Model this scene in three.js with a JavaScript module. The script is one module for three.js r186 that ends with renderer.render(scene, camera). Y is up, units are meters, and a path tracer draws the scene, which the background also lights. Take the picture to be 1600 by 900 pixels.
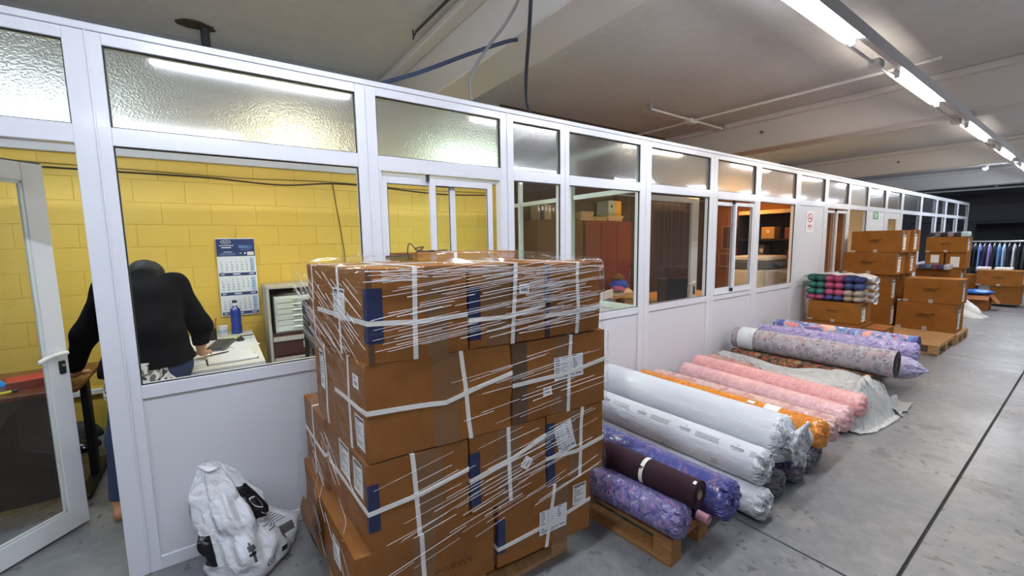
import * as THREE from 'three';
import { RoundedBoxGeometry } from 'three/addons/geometries/RoundedBoxGeometry.js';
import { ConvexGeometry } from 'three/addons/geometries/ConvexGeometry.js';
import { mergeGeometries, mergeVertices, toCreasedNormals } from 'three/addons/utils/BufferGeometryUtils.js';
import { MarchingCubes } from 'three/addons/objects/MarchingCubes.js';
import { RectAreaLightUniformsLib } from 'three/addons/lights/RectAreaLightUniformsLib.js';

// ------------------------------------------------------------------ camera, sky, exposure
RectAreaLightUniformsLib.init();
const scene = new THREE.Scene();
scene.background = new THREE.Color(0x000000);
const renderer = new THREE.WebGLRenderer({ antialias: true });
renderer.toneMapping = THREE.LinearToneMapping;
renderer.toneMappingExposure = 1.22;
renderer.shadowMap.enabled = true;
const camera = new THREE.PerspectiveCamera(69.067, 16 / 9, 0.05, 80);
camera.position.set(0, 1.6, 2.589);
{
  const yaw = 0.612743, pitch = 0.1111706, roll = 0.015901;
  const right = new THREE.Vector3(Math.cos(yaw), 0, Math.sin(yaw));
  const level = new THREE.Vector3(Math.sin(yaw), 0, -Math.cos(yaw));
  const fwd = level.clone().multiplyScalar(Math.cos(pitch)); fwd.y = -Math.sin(pitch);
  const down = level.clone().multiplyScalar(-Math.sin(pitch)); down.y = -Math.cos(pitch);
  camera.up.copy(right.clone().multiplyScalar(Math.sin(roll)).addScaledVector(down, -Math.cos(roll)));
  camera.lookAt(camera.position.clone().add(fwd));
}
// light levels of the lamps built further down
const LAMP = { tube: 92, tubeLight: 92, office: 24, officeLight: 30, warm: 22, warmLight: 22 };
const COOL = 0xe9f1ff, NEUTRAL = 0xfff4e4, WARM = 0xffe3b8;

// ------------------------------------------------------------------ helpers
let seed = 7;
const rnd = () => { seed = (seed + 0x6d2b79f5) | 0; let t = Math.imul(seed ^ (seed >>> 15), 1 | seed); t = (t + Math.imul(t ^ (t >>> 7), 61 | t)) ^ t; return ((t ^ (t >>> 14)) >>> 0) / 4294967296; };
const rr = (a, b) => a + (b - a) * rnd();
const lerp = (a, b, t) => a + (b - a) * t;
const clamp = (v, a, b) => Math.min(b, Math.max(a, v));
const smooth = (a, b, v) => { const t = clamp((v - a) / (b - a), 0, 1); return t * t * (3 - 2 * t); };
const V = (x, y, z) => new THREE.Vector3(x, y, z);
const hash = (x, y, s) => { let h = Math.imul(x, 374761393) + Math.imul(y, 668265263) + Math.imul(s, 1274126177); h = Math.imul(h ^ (h >>> 13), 1274126177); return ((h ^ (h >>> 16)) >>> 0) / 4294967296; };
function vnoise(x, y, per, s) {
  const xi = Math.floor(x), yi = Math.floor(y), fx = x - xi, fy = y - yi, u = fx * fx * (3 - 2 * fx), v = fy * fy * (3 - 2 * fy);
  const m = (a) => ((a % per) + per) % per;
  const a = hash(m(xi), m(yi), s), b = hash(m(xi + 1), m(yi), s), c = hash(m(xi), m(yi + 1), s), d = hash(m(xi + 1), m(yi + 1), s);
  return lerp(lerp(a, b, u), lerp(c, d, u), v);
}
function fbm(u, v, f, oct, s) { let a = 0.5, r = 0, n = 0; for (let i = 0; i < oct; i++) { r += a * vnoise(u * f, v * f, f, s + i); n += a; a *= 0.5; f *= 2; } return r / n; }
function vnoise3(x, y, z, s) {   // smooth noise in space, -1..1
  const zi = Math.floor(z), fz = z - zi, w = fz * fz * (3 - 2 * fz);
  return 2 * lerp(vnoise(x, y, 4096, s + zi * 17), vnoise(x, y, 4096, s + (zi + 1) * 17), w) - 1;
}
const used = new Map();
function numbered(name) { const n = used.get(name) || 0; used.set(name, n + 1); return n ? `${name}_${String(n).padStart(3, '0')}` : name; }
function tag(o, label, category, group, kind) {
  if (label) o.userData.label = label; if (category) o.userData.category = category;
  if (group) o.userData.group = group; if (kind) o.userData.kind = kind; return o;
}
function thing(name, label, category, pos = [0, 0, 0], turn = 0, group, kind) {
  const o = new THREE.Group(); o.name = numbered(name); o.position.set(...pos); o.rotation.y = turn; scene.add(o);
  return tag(o, label, category, group, kind);
}
function part(name, geo, m, parent, label) {
  const o = new THREE.Mesh(geo, m); o.name = name; o.castShadow = o.receiveShadow = true; parent.add(o);
  if (label) o.userData.label = label; return o;
}
function single(name, geo, m, label, category, group, kind) { const o = part(numbered(name), geo, m, scene); return tag(o, label, category, group, kind); }
function copyOf(o, label, pos, turn) {
  const c = o.clone(); c.userData = { ...o.userData }; c.name = numbered(o.name.replace(/_\d{3}$/, '')); scene.add(c);
  if (label) c.userData.label = label; if (pos) c.position.set(...pos); if (turn !== undefined) c.rotation.y = turn; return c;
}
const move = (g, x, y, z) => g.translate(x, y, z);
function merge(list) { return mergeGeometries(list.map((g) => { const h = g.index ? g.toNonIndexed() : g; for (const k of Object.keys(h.attributes)) if (!['position', 'normal', 'uv'].includes(k)) h.deleteAttribute(k); if (!h.attributes.uv) h.setAttribute('uv', new THREE.BufferAttribute(new Float32Array(h.attributes.position.count * 2), 2)); return h; })); }
function uvMetres(g, s = 1, ox = 0, oy = 0) {   // box-mapped uv in metres, in the piece's own axes
  if (g.index) g = g.toNonIndexed();
  const p = g.attributes.position, n = p.count, uv = new Float32Array(n * 2), a = V(), b = V(), c = V(), e = V(), f = V();
  for (let i = 0; i < n; i += 3) {
    a.fromBufferAttribute(p, i); b.fromBufferAttribute(p, i + 1); c.fromBufferAttribute(p, i + 2);
    e.subVectors(b, a).cross(f.subVectors(c, a)); const x = Math.abs(e.x), y = Math.abs(e.y), z = Math.abs(e.z);
    [a, b, c].forEach((q, k) => { const t = x >= y && x >= z ? [q.z, q.y] : y >= z ? [q.x, q.z] : [q.x, q.y]; uv[(i + k) * 2] = t[0] * s + ox; uv[(i + k) * 2 + 1] = t[1] * s + oy; });
  }
  g.setAttribute('uv', new THREE.BufferAttribute(uv, 2)); return g;
}
function bevelBox(w, h, d, c = 0.002) {   // a chamfered box of 44 triangles
  const x = w / 2, y = h / 2, z = d / 2; c = Math.min(c, x * 0.49, y * 0.49, z * 0.49); const pts = [];
  for (const i of [-1, 1]) for (const j of [-1, 1]) for (const k of [-1, 1]) pts.push(V(i * (x - c), j * (y - c), k * z), V(i * (x - c), j * y, k * (z - c)), V(i * x, j * (y - c), k * (z - c)));
  return new ConvexGeometry(pts);
}
const span = (x0, x1, y0, y1, z0, z1, c = 0.002) => move(bevelBox(Math.abs(x1 - x0), Math.abs(y1 - y0), Math.abs(z1 - z0), c), (x0 + x1) / 2, (y0 + y1) / 2, (z0 + z1) / 2);
const soft = (w, h, d, r = 0.01, s = 2) => new RoundedBoxGeometry(w, h, d, s, r);
const cyl = (r0, r1, h, n = 20, open = false) => new THREE.CylinderGeometry(r0, r1, h, n, 1, open);
function tube(pts, r, n = 8, seg = 0) { const c = new THREE.CatmullRomCurve3(pts.map((q) => (Array.isArray(q) ? V(...q) : q))); return new THREE.TubeGeometry(c, seg || pts.length * 6, r, n, false); }
function rod(a, b, r, n = 10) { const A = V(...a), B = V(...b), g = cyl(r, r, A.distanceTo(B), n); g.applyQuaternion(new THREE.Quaternion().setFromUnitVectors(V(0, 1, 0), B.clone().sub(A).normalize())); return g.translate((A.x + B.x) / 2, (A.y + B.y) / 2, (A.z + B.z) / 2); }
function gridSurface(nu, nv, f) {   // f(u, v) -> [x, y, z], uv kept 0..1
  const g = new THREE.PlaneGeometry(1, 1, nu, nv), p = g.attributes.position, t = g.attributes.uv;
  for (let i = 0; i < p.count; i++) { const q = f(t.getX(i), t.getY(i)); p.setXYZ(i, q[0], q[1], q[2]); }
  g.computeVertexNormals(); return g;
}
// ------------------------------------------------------------------ textures
function dataTex(size, fn, srgb = true, rep) {
  const d = new Uint8Array(size * size * 4);
  for (let j = 0; j < size; j++) for (let i = 0; i < size; i++) { const c = fn(i / size, j / size), k = (j * size + i) * 4; d[k] = clamp(c[0], 0, 255); d[k + 1] = clamp(c[1], 0, 255); d[k + 2] = clamp(c[2], 0, 255); d[k + 3] = 255; }
  const t = new THREE.DataTexture(d, size, size); t.wrapS = t.wrapT = THREE.RepeatWrapping; t.magFilter = THREE.LinearFilter; t.minFilter = THREE.LinearMipmapLinearFilter; t.generateMipmaps = true;
  if (srgb) t.colorSpace = THREE.SRGBColorSpace; if (rep) t.repeat.set(rep, rep); t.needsUpdate = true; return t;
}
function canvasTex(w, h, draw, wrap = false) {
  const c = document.createElement('canvas'); c.width = w; c.height = h; const g = c.getContext('2d'); draw(g, w, h);
  const t = new THREE.CanvasTexture(c); t.colorSpace = THREE.SRGBColorSpace; if (wrap) t.wrapS = t.wrapT = THREE.RepeatWrapping; return t;
}
const mix3 = (a, b, t) => [lerp(a[0], b[0], t), lerp(a[1], b[1], t), lerp(a[2], b[2], t)];
const rgb = (h) => [(h >> 16) & 255, (h >> 8) & 255, h & 255];
const grey = (v) => [v * 255, v * 255, v * 255];
const tx = {};
tx.floor = dataTex(1024, (u, v) => {
  const big = fbm(u, v, 4, 4, 11), mid = fbm(u, v, 16, 4, 23), fine = fbm(u, v, 128, 3, 31);
  let c = mix3([114, 115, 118], [129, 128, 128], clamp(big * 1.6 - 0.3, 0, 1));
  c = mix3(c, [152, 148, 141], smooth(0.58, 0.72, mid) * 0.5);
  const scuff = smooth(0.66, 0.74, fbm(u * 1, v * 1, 24, 3, 57)) * smooth(0.45, 0.6, big);
  c = mix3(c, [92, 90, 87], scuff * 0.45); c = mix3(c, [70, 66, 62], smooth(0.74, 0.80, fbm(u * 1.0, v * 1.0, 150, 2, 77)) * smooth(0.4, 0.6, mid) * 0.6); c = mix3(c, [160, 157, 150], smooth(0.60, 0.75, fbm(u, v, 40, 3, 83)) * 0.22);
  const f = (fine - 0.5) * 20; return [c[0] + f, c[1] + f, c[2] + f];
});
tx.floorRough = dataTex(512, (u, v) => grey(0.30 + 0.30 * fbm(u, v, 8, 5, 71)), false);
tx.ceiling = dataTex(512, (u, v) => { const n = fbm(u, v, 4, 5, 91), f = (fbm(u, v, 64, 2, 95) - 0.5) * 8, k = 206 + (n - 0.5) * 24 + f; return [k, k - 2, k - 3]; });
tx.card = dataTex(512, (u, v) => { const n = fbm(u, v, 6, 4, 101), f = vnoise(u * 220, v * 24, 220, 5) * 0.6 + vnoise(u * 60, v * 256, 256, 6) * 0.4; const k = (n - 0.5) * 22 + (f - 0.5) * 13; return [160 + k, 108 + k * 0.85, 58 + k * 0.7]; });
tx.wood = dataTex(512, (u, v) => { const w = vnoise(u * 4 + 0.3 * Math.sin(v * 12.57), v * 90, 90, 3) * 0.6 + vnoise(u * 10, v * 256, 256, 8) * 0.4, n = fbm(u, v, 5, 3, 13); return mix3([150, 108, 66], [205, 164, 112], clamp(w * 0.8 + n * 0.5 - 0.15, 0, 1)); });
tx.paint = dataTex(512, (u, v) => grey(0.5 + 0.35 * (fbm(u, v, 24, 4, 45) - 0.5) + 0.3 * (fbm(u, v, 120, 2, 47) - 0.5)), false);
tx.crumple = dataTex(512, (u, v) => { const a = Math.abs(fbm(u, v, 5, 4, 61) - 0.5) * 2, b = Math.abs(fbm(u, v, 11, 4, 67) - 0.5) * 2; return grey(clamp(1 - a * 0.9 - b * 0.6, 0, 1)); }, false);
tx.streak = dataTex(512, (u, v) => { const s = (u + 0.02 * Math.sin(v * 6.283)); const a = vnoise(s * 3, v * 96, 96, 3), b = vnoise(s * 6, v * 192, 192, 9), c = vnoise(s * 2, v * 30, 30, 15); return grey(clamp(0.45 * a + 0.3 * b + 0.35 * c, 0, 1)); }, false);
tx.weave = dataTex(256, (u, v) => grey(0.5 + 0.25 * Math.sin(u * 402) * Math.sin(v * 402) + 0.3 * (fbm(u, v, 32, 2, 5) - 0.5)), false);
tx.frost = dataTex(512, (u, v) => grey(fbm(u, v, 64, 3, 201)), false);

// ------------------------------------------------------------------ materials
const std = (color, roughness = 0.6, more = {}) => new THREE.MeshStandardMaterial({ color, roughness, ...more });
const phys = (color, roughness, more = {}) => new THREE.MeshPhysicalMaterial({ color, roughness, ...more });
const M = {
  alu: phys(0xe2e4ea, 0.3, { clearcoat: 0.35, clearcoatRoughness: 0.12 }),
  aluIn: phys(0xd9e2de, 0.35, { clearcoat: 0.2 }),
  panel: phys(0xdcdde2, 0.38, { bumpMap: tx.paint, bumpScale: 0.0004 }),
  gasket: std(0x1d1f22, 0.6),
  glass: phys(0xffffff, 0.02, { transmission: 1, thickness: 0, ior: 1.52, side: THREE.DoubleSide }),
  frosted: phys(0xf4f5ea, 0.44, { transmission: 1, thickness: 0.005, ior: 1.45, bumpMap: tx.frost, bumpScale: 0.0028, clearcoat: 1, clearcoatRoughness: 0.09 }),
  ribbed: phys(0xf0f4f2, 0.2, { transmission: 1, thickness: 0.005, ior: 1.45, clearcoat: 1, clearcoatRoughness: 0.03 }),
  floor: phys(0xffffff, 0.9, { map: tx.floor, roughnessMap: tx.floorRough, specularIntensity: 0.9 }),
  joint: std(0x35342f, 0.9),
  ceiling: std(0xffffff, 0.85, { map: tx.ceiling }),
  beam: std(0xdedad6, 0.8, { bumpMap: tx.paint, bumpScale: 0.001 }),
  yellow: [std(0xe2be52, 0.55, { bumpMap: tx.paint, bumpScale: 0.0012 }), std(0xe1bd51, 0.55, { bumpMap: tx.paint, bumpScale: 0.0012 }), std(0xe3bf54, 0.55, { bumpMap: tx.paint, bumpScale: 0.0012 })],
  mortar: std(0xd9b54d, 0.7),
  greyWall: std(0x9c9c9d, 0.85, { bumpMap: tx.paint, bumpScale: 0.001 }),
  darkWall: std(0x808188, 0.85), brownWall: std(0x4c3e34, 0.8), creamWall: std(0xd9cbb0, 0.8), orangeWall: std(0xb5763f, 0.75),
  steel: std(0xb9bcc0, 0.35, { metalness: 0.8 }), trunk: std(0xd9dadc, 0.45), trunkGrey: std(0xa6a5a4, 0.5), whitePlastic: std(0xe8e8e6, 0.45),
  cardA: phys(0xe0d9cb, 0.8, { map: tx.card, specularIntensity: 0.25 }), cardB: phys(0xe9dccb, 0.8, { map: tx.card, specularIntensity: 0.25 }), cardC: phys(0xeee6c8, 0.8, { map: tx.card, specularIntensity: 0.25 }),
  tape: phys(0x8d6743, 0.3, { transparent: true, opacity: 0.75 }), tapeDark: phys(0x5d4430, 0.35),
  clearTape: phys(0xddd7cf, 0.25, { transparent: true, opacity: 0.6 }),
  strap: std(0xe6e3dc, 0.45), blueGuard: std(0x1c2650, 0.5), paperWhite: std(0xeceae6, 0.7),
  wood: std(0xffffff, 0.75, { map: tx.wood }), woodOld: std(0xcfc0a8, 0.8, { map: tx.wood }), nail: std(0x2b2520, 0.6),
  film: phys(0xffffff, 0.12, { transmission: 1, thickness: 0, ior: 1.4, side: THREE.DoubleSide, specularIntensity: 0.42, bumpMap: tx.streak, bumpScale: 0.008 }),
  filmFold: phys(0xffffff, 0.1, { transparent: true, opacity: 0.5, clearcoat: 1, clearcoatRoughness: 0.05 }),
  black: std(0x141416, 0.55), blackSoft: std(0x19181b, 0.85, { bumpMap: tx.weave, bumpScale: 0.001 }), darkGrey: std(0x3a3c40, 0.5),
};

// ------------------------------------------------------------------ floor, ceiling, beams, outer walls
const XW = -5, XE = 25, ZB = -2.45, ZF = 7.5, CEIL = 3.5;
{
  const f = thing('floor', 'grey painted concrete warehouse floor with dark saw-cut joints', 'floor', [0, 0, 0], 0, null, 'structure');
  part('joint_bed', span(XW, XE, -0.2, -0.012, ZB - 0.2, ZF, 0.001), M.joint, f, 'dark filler of the saw-cut joints');
  const xs = [XW, -3.28, 2.32, 7.92, 13.52, 19.12, XE], zs = [ZB - 0.2, 2.145, ZF], gap = 0.007;
  for (let i = 0; i < xs.length - 1; i++) for (let k = 0; k < zs.length - 1; k++) {
    const g = uvMetres(span(xs[i] + gap, xs[i + 1] - gap, -0.1, 0, zs[k] + gap, zs[k + 1] - gap, 0.002), 1 / 5.2);
    part('floor_slab', g, M.floor, f);
  }
  const c = thing('ceiling', 'grey concrete ceiling between the beams', 'ceiling', [0, 0, 0], 0, null, 'structure');
  const bx = [-3.8, 1.84, 7.3, 13.0, 18.7], bw = 0.4, cuts = [XW, ...bx.flatMap((x) => [x, x + bw]), XE];
  for (let i = 0; i < cuts.length; i += 2) part('ceiling_slab', uvMetres(span(cuts[i], cuts[i + 1], CEIL, CEIL + 0.2, ZB - 0.2, ZF, 0.002), 1 / 4), M.ceiling, c);
  for (const x of bx) {
    const b = thing('ceiling_beam', ['concrete beam above the door to the yellow office, its end out of sight', 'concrete beam with looped cables, above the sliding window of the yellow office', 'concrete beam above the partition panel with the no smoking sign', 'concrete beam above the dark glazed end of the partition', 'concrete beam nearest the dark end wall'][bx.indexOf(x)], 'beam', [x, 3.02, 0], 0, 'concrete ceiling beams', 'structure');
    part('beam_body', uvMetres(span(0, bw, 0, 0.68, ZB, ZF, 0.012), 1 / 3), M.beam, b);
    part('ledge', uvMetres(span(-0.13, 0, 0.41, 0.48, ZB, ZF, 0.01), 1 / 3), M.beam, b);
    part('ledge', uvMetres(span(bw, bw + 0.13, 0.41, 0.48, ZB, ZF, 0.01), 1 / 3), M.beam, b);
  }
  // outer walls
  const wall = (name, label, g, m) => tag(part(name, uvMetres(g, 0.5), m, scene), label, 'wall', null, 'structure');
  wall('wall_left', 'plain grey warehouse wall behind the office door', span(XW - 0.2, XW, 0, CEIL, ZB - 0.2, ZF, 0.002), M.greyWall);
  wall('wall_right', 'plain grey wall across the warehouse from the offices', span(XW, XE, 0, CEIL, ZF, ZF + 0.2, 0.002), M.greyWall);
  const e = thing('wall_end', 'dark far end wall of the warehouse with a recessed doorway', 'wall', [XE, 0, 0], 0, null, 'structure');
  part('wall_face', span(0, 0.2, 2.0, CEIL, ZB - 0.2, ZF, 0.002), M.darkWall, e); part('wall_face', span(0, 0.2, 0, 2.0, ZB - 0.2, -0.55, 0.002), M.darkWall, e); part('wall_face', span(0, 0.2, 0, 2.0, 1.2, ZF, 0.002), M.darkWall, e);
  part('lintel_band', span(-0.12, 0, 2.75, 3.12, ZB, ZF, 0.01), std(0x6c686c, 0.8), e);
  part('ledge', span(-0.06, 0, 2.05, 2.12, ZB, ZF, 0.005), std(0x6c6c72, 0.8), e);
  // the unlit room behind the doorway
  part('back_room_wall', span(2.2, 2.3, 0, 2.3, -1.6, 2.2, 0.002), M.darkWall, e); part('back_room_wall', span(0.2, 2.2, 0, 2.3, -1.7, -1.6, 0.002), M.darkWall, e); part('back_room_wall', span(0.2, 2.2, 0, 2.3, 2.2, 2.3, 0.002), M.darkWall, e); part('back_room_ceiling', span(0.2, 2.3, 2.3, 2.4, -1.7, 2.3, 0.002), M.darkWall, e); part('back_room_floor', span(0, 2.3, -0.1, -0.001, -1.7, 2.3, 0.002), M.greyWall, e);
  for (const z of [-0.58, 1.24]) part('wall_joint', span(-0.03, 0, 0, 2.04, z - 0.04, z, 0.004), std(0x77787c, 0.7), e);
}
// the back wall of the offices: yellow block work in the first room, plainer behind the others
{
  const w = thing('wall_back', 'yellow painted concrete block wall of the first office', 'wall', [0, 0, ZB], 0, null, 'structure');
  part('upper_wall', uvMetres(span(XW, 3.38, 2.4, CEIL, -0.2, 0, 0.002), 0.4), M.greyWall, w, 'bare grey wall above the yellow blocks');
  part('mortar', span(XW, 3.38, 0, 2.4, -0.2, -0.004, 0.001), M.mortar, w);
  const PW = 0.372, PH = 0.2, v = [0, 1, 2].map((i) => uvMetres(bevelBox(PW - 0.003, PH - 0.003, 0.05, 0.002), 0.9, i * 0.37, i * 0.21)), end = bevelBox(PW / 2 - 0.003, PH - 0.003, 0.05, 0.002);
  for (let r = 0; r < 12; r++) for (let c = 0; c < 15; c++) {
    const x = -2.24 + c * PW + (r % 2 ? PW / 2 : 0); if (x > 3.36 - PW / 2 || x < -1.95) continue;
    const k = Math.floor(rnd() * 3), b = part('block', v[Math.floor(rnd() * 3)], M.yellow[k], w);
    b.position.set(x, PH * (r + 0.5), -0.025 + rr(-0.0012, 0.0012));
  }
  for (let r = 0; r < 12; r++) for (const [x0, x1] of [[r % 2 ? -1.868 - PW / 2 : -2.054 - PW / 2, -2.3], [3.19, 3.375]]) {
    if (x1 > 0 ) { if (r % 2) continue; const b = part('block', end, M.yellow[r % 3], w); b.position.set(3.26, PH * (r + 0.5), -0.025); }
  }
  part('block_stretch', span(XW, -2.05, 0, 2.4, -0.05, -0.001, 0.002), M.yellow[0], w);
  const w2 = thing('wall_back_2', 'brown back wall behind the wine red cabinet', 'wall', [0, 0, ZB], 0, null, 'structure');
  part('wall_face', span(3.38, 8.85, 0, CEIL, -0.2, 0, 0.002), M.brownWall, w2);
  const w3 = thing('wall_back_3', 'cream back wall of the office beside the exit sign', 'wall', [0, 0, ZB], 0, null, 'structure');
  part('wall_face', span(8.85, 12.0, 0, CEIL, -0.2, 0, 0.002), M.creamWall, w3);
  const w4 = thing('wall_back_4', 'dark back wall behind the unlit glazed bays', 'wall', [0, 0, ZB], 0, null, 'structure');
  part('wall_face', span(12.0, XE, 0, CEIL, -0.2, 0, 0.002), M.darkWall, w4);
  const t = thing('trim_1', 'pale grey conduit rail along the top of the yellow block wall', 'rail', [0, 0, ZB], 0, null, 'structure');
  part('rail_body', span(XW, 3.36, 2.385, 2.455, 0.001, 0.06, 0.006), M.trunk, t);
  const t2 = thing('trim_2', 'white low conduit rail near the foot of the yellow wall', 'rail', [0, 0, ZB], 0, null, 'structure');
  part('rail_body', span(-1.9, -0.35, 0.325, 0.37, 0.001, 0.035, 0.004), M.whitePlastic, t2);
}
// ------------------------------------------------------------------ the glazed partition
const YT = 2.555, YU1 = 2.475, YU0 = 2.13, YL1 = 2.05, YS = 0.945, YP = 0.88, YB = 0.07, FD = 0.06;
// each bay: glass from x0 to x1, and what fills its lower part
const BAYS = [[-1.31, -0.46, 'door'], [-0.338, 0.727, 'fix'], [0.847, 1.74, 'slide'], [1.855, 2.317, 'fix'], [2.414, 3.319, 'fix'], [3.485, 4.526, 'fix'], [4.671, 5.565, 'slide'], [5.699, 6.74, 'fix'],
  [6.889, 7.782, 'panel'], [7.911, 8.811, 'slide'], [8.902, 9.792, 'fix'], [9.899, 10.84, 'panel'], [10.985, 11.921, 'door'], [12.089, 13.489, 'fix'], [13.663, 14.992, 'fix'], [15.164, 16.035, 'fix'], [16.227, 17.549, 'fix'], [17.727, 19.163, 'fix']];
const PW0 = -1.38, PW1 = 19.25;
{
  const w = thing('wall_front', 'white aluminium office partition with glazed bays and white panels', 'partition', [0, 0, 0], 0, null, 'structure');
  const F = (x0, x1, y0, y1, name, d = FD, z1 = 0) => part(name, span(x0, x1, y0, y1, z1 - d, z1, 0.0025), M.alu, w);
  F(PW0, PW1, YT - 0.03, YT, 'top_cap', 0.07, 0.006);
  part('solid_panel', span(XW, PW0 - 0.002, 0, YT, -0.06, -0.002, 0.002), M.panel, w);
  BAYS.forEach(([x0, x1, kind], i) => {
    const a = i ? (BAYS[i - 1][1] + x0) / 2 + 0.0012 : PW0, b = i < BAYS.length - 1 ? (x1 + BAYS[i + 1][0]) / 2 - 0.0012 : PW1;
    const L = i === 1 ? -0.384 : a, R = i === 0 ? -0.387 : b;
    F(L, x0, 0, YT - 0.031, 'stile'); F(x1, R, 0, YT - 0.031, 'stile');
    F(x0, x1, YU1, YT - 0.031, 'rail'); F(x0, x1, YL1, YU0, 'rail');
    // proud beads that hold the panes
    if (kind !== 'door') { F(x0, x1, YP, YS, 'sill_rail'); F(x0, x1, 0, YB, 'bottom_rail'); }
    if (kind === 'fix' || kind === 'slide') part('panel', span(x0 - 0.002, x1 + 0.002, YB + 0.002, YP - 0.002, -0.045, -0.012, 0.001), M.panel, w);
    if (kind === 'panel') { part('panel', span(x0 - 0.002, x1 + 0.002, YB + 0.002, YP - 0.002, -0.045, -0.012, 0.001), M.panel, w); part('panel', span(x0 - 0.002, x1 + 0.002, YS + 0.002, YL1 - 0.002, -0.045, -0.012, 0.001), M.panel, w); }
  });
  for (const x of [-0.385, 0.787, 1.797]) part('cover_strip', span(x - 0.004, x + 0.004, 0.01, YT - 0.03, 0, 0.006, 0.002), M.alu, w);
}
const gasketGeo = (x0, x1, y0, y1, z, t = 0.0045, d = 0.012) => merge([span(x0, x1, y1 - t, y1, z, z + d, 0.0005), span(x0, x1, y0, y0 + t, z, z + d, 0.0005), span(x0, x0 + t, y0, y1, z, z + d, 0.0005), span(x1 - t, x1, y0, y1, z, z + d, 0.0005)]);
let windowNo = 0;
function windowThing(label, x) { const o = thing(`window_${++windowNo}`, label, 'window', [x, 0, 0], 0, null, 'structure'); o.name = `window_${windowNo}`; return o; }
const upNote = ['over the open office door', 'over the window onto the person at the desk', 'over the sliding window of the yellow office', 'over the narrow pane beside the sliding window', 'over the pane onto the wine red cabinet', 'over the pane with the inner white door frame', 'over the small sliding window of the brown office', 'over the pane onto the photocopier', 'over the panel with the no smoking sign', 'over the sliding window behind the stacked cartons', 'over the cream lit pane behind the tall cartons', 'over the panel with the green exit sign', 'over the narrow door beside the exit sign', 'first after the exit door', 'second after the exit door', 'third after the exit door', 'fourth after the exit door', 'last before the end of the partition'];
BAYS.forEach(([x0, x1, kind], i) => {
  const w = x1 - x0, o = windowThing(`${i < 13 ? 'obscured' : 'dark'} glass transom ${upNote[i]}`, x0);
  part('gasket', gasketGeo(0, w, YU0, YU1, -0.022), M.gasket, o);
  part('pane', uvMetres(move(new THREE.BoxGeometry(w, YU1 - YU0, 0.005), w / 2, (YU0 + YU1) / 2, -0.03), 2.6), i === 3 || i === 4 || i > 10 ? M.ribbed : M.frosted, o, 'textured obscured glass');
  if (kind === 'fix') {
    const n = windowThing(['', 'large clear pane onto the desk and calendar', '', 'narrow clear pane with books on the cabinet behind', 'clear pane onto the wine red cabinet', 'clear pane with a white inner door frame behind', '', 'clear pane onto the photocopier', '', '', 'pane onto the cream lit office above the tall cartons', '', '', 'tall dark pane, first after the exit door', 'tall dark pane, second after the exit door', 'narrow dark pane, third after the exit door', 'dark pane, fourth after the exit door', 'dark pane at the end of the partition'][i], x0);
    part('gasket', gasketGeo(0, w, YS, YL1, -0.022), M.gasket, n);
    part('pane', move(new THREE.PlaneGeometry(w, YL1 - YS), w / 2, (YS + YL1) / 2, -0.028), M.glass, n, 'clear glass');
  }
  if (kind === 'slide') {
    const n = windowThing(['sliding window of the yellow office, left slightly open', 'small closed sliding window of the brown office', 'narrow sliding window behind the stacked cartons'][[2, 6, 9].indexOf(i)], x0);
    const s = 0.042, leaf = (a, b, z) => {
      const y0 = YS + 0.012, y1 = YL1 - 0.035, l = part('leaf', merge([span(a, a + s, y0, y1, z - 0.022, z), span(b - s, b, y0, y1, z - 0.022, z), span(a + s, b - s, y1 - s, y1, z - 0.022, z), span(a + s, b - s, y0, y0 + s * 1.3, z - 0.022, z)]), M.alu, n, 'white sliding sash');
      part('gasket', gasketGeo(a + s, b - s, y0 + s * 1.3, y1 - s, z - 0.008, 0.004, 0.005), M.gasket, l);
      part('pane', move(new THREE.PlaneGeometry(b - a - 2 * s, y1 - y0 - 2.3 * s), (a + b) / 2, (y0 + s * 1.3 + y1 - s) / 2, z - 0.012), M.glass, l, 'clear glass');
      return l;
    };
    part('track', merge([span(0, w, YL1 - 0.01, YL1, -0.058, 0.004), span(0, w, YS, YS + 0.01, -0.058, 0.012), span(0, 0.012, YS, YL1, -0.058, 0.004), span(w - 0.012, w, YS, YL1, -0.058, 0.004)]), M.alu, n);
    if (i === 2) { leaf(0.014, 0.53, -0.032); leaf(0.33, 0.815, -0.002); part('stop_block', span(0.315, 0.331, YL1 - 0.05, YL1 - 0.005, -0.03, -0.002), M.gasket, n); }
    else { leaf(0.014, w * 0.52, -0.032); leaf(w * 0.47, w - 0.014, -0.002); part('stop_block', span(w * 0.47 - 0.02, w * 0.47 + 0.012, YL1 - 0.05, YL1 - 0.004, -0.03, 0), M.gasket, n); part('stop_block', span(w * 0.47 - 0.02, w * 0.47 + 0.012, YS + 0.008, YS + 0.05, -0.03, 0), M.gasket, n); }
  }
});
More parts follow.
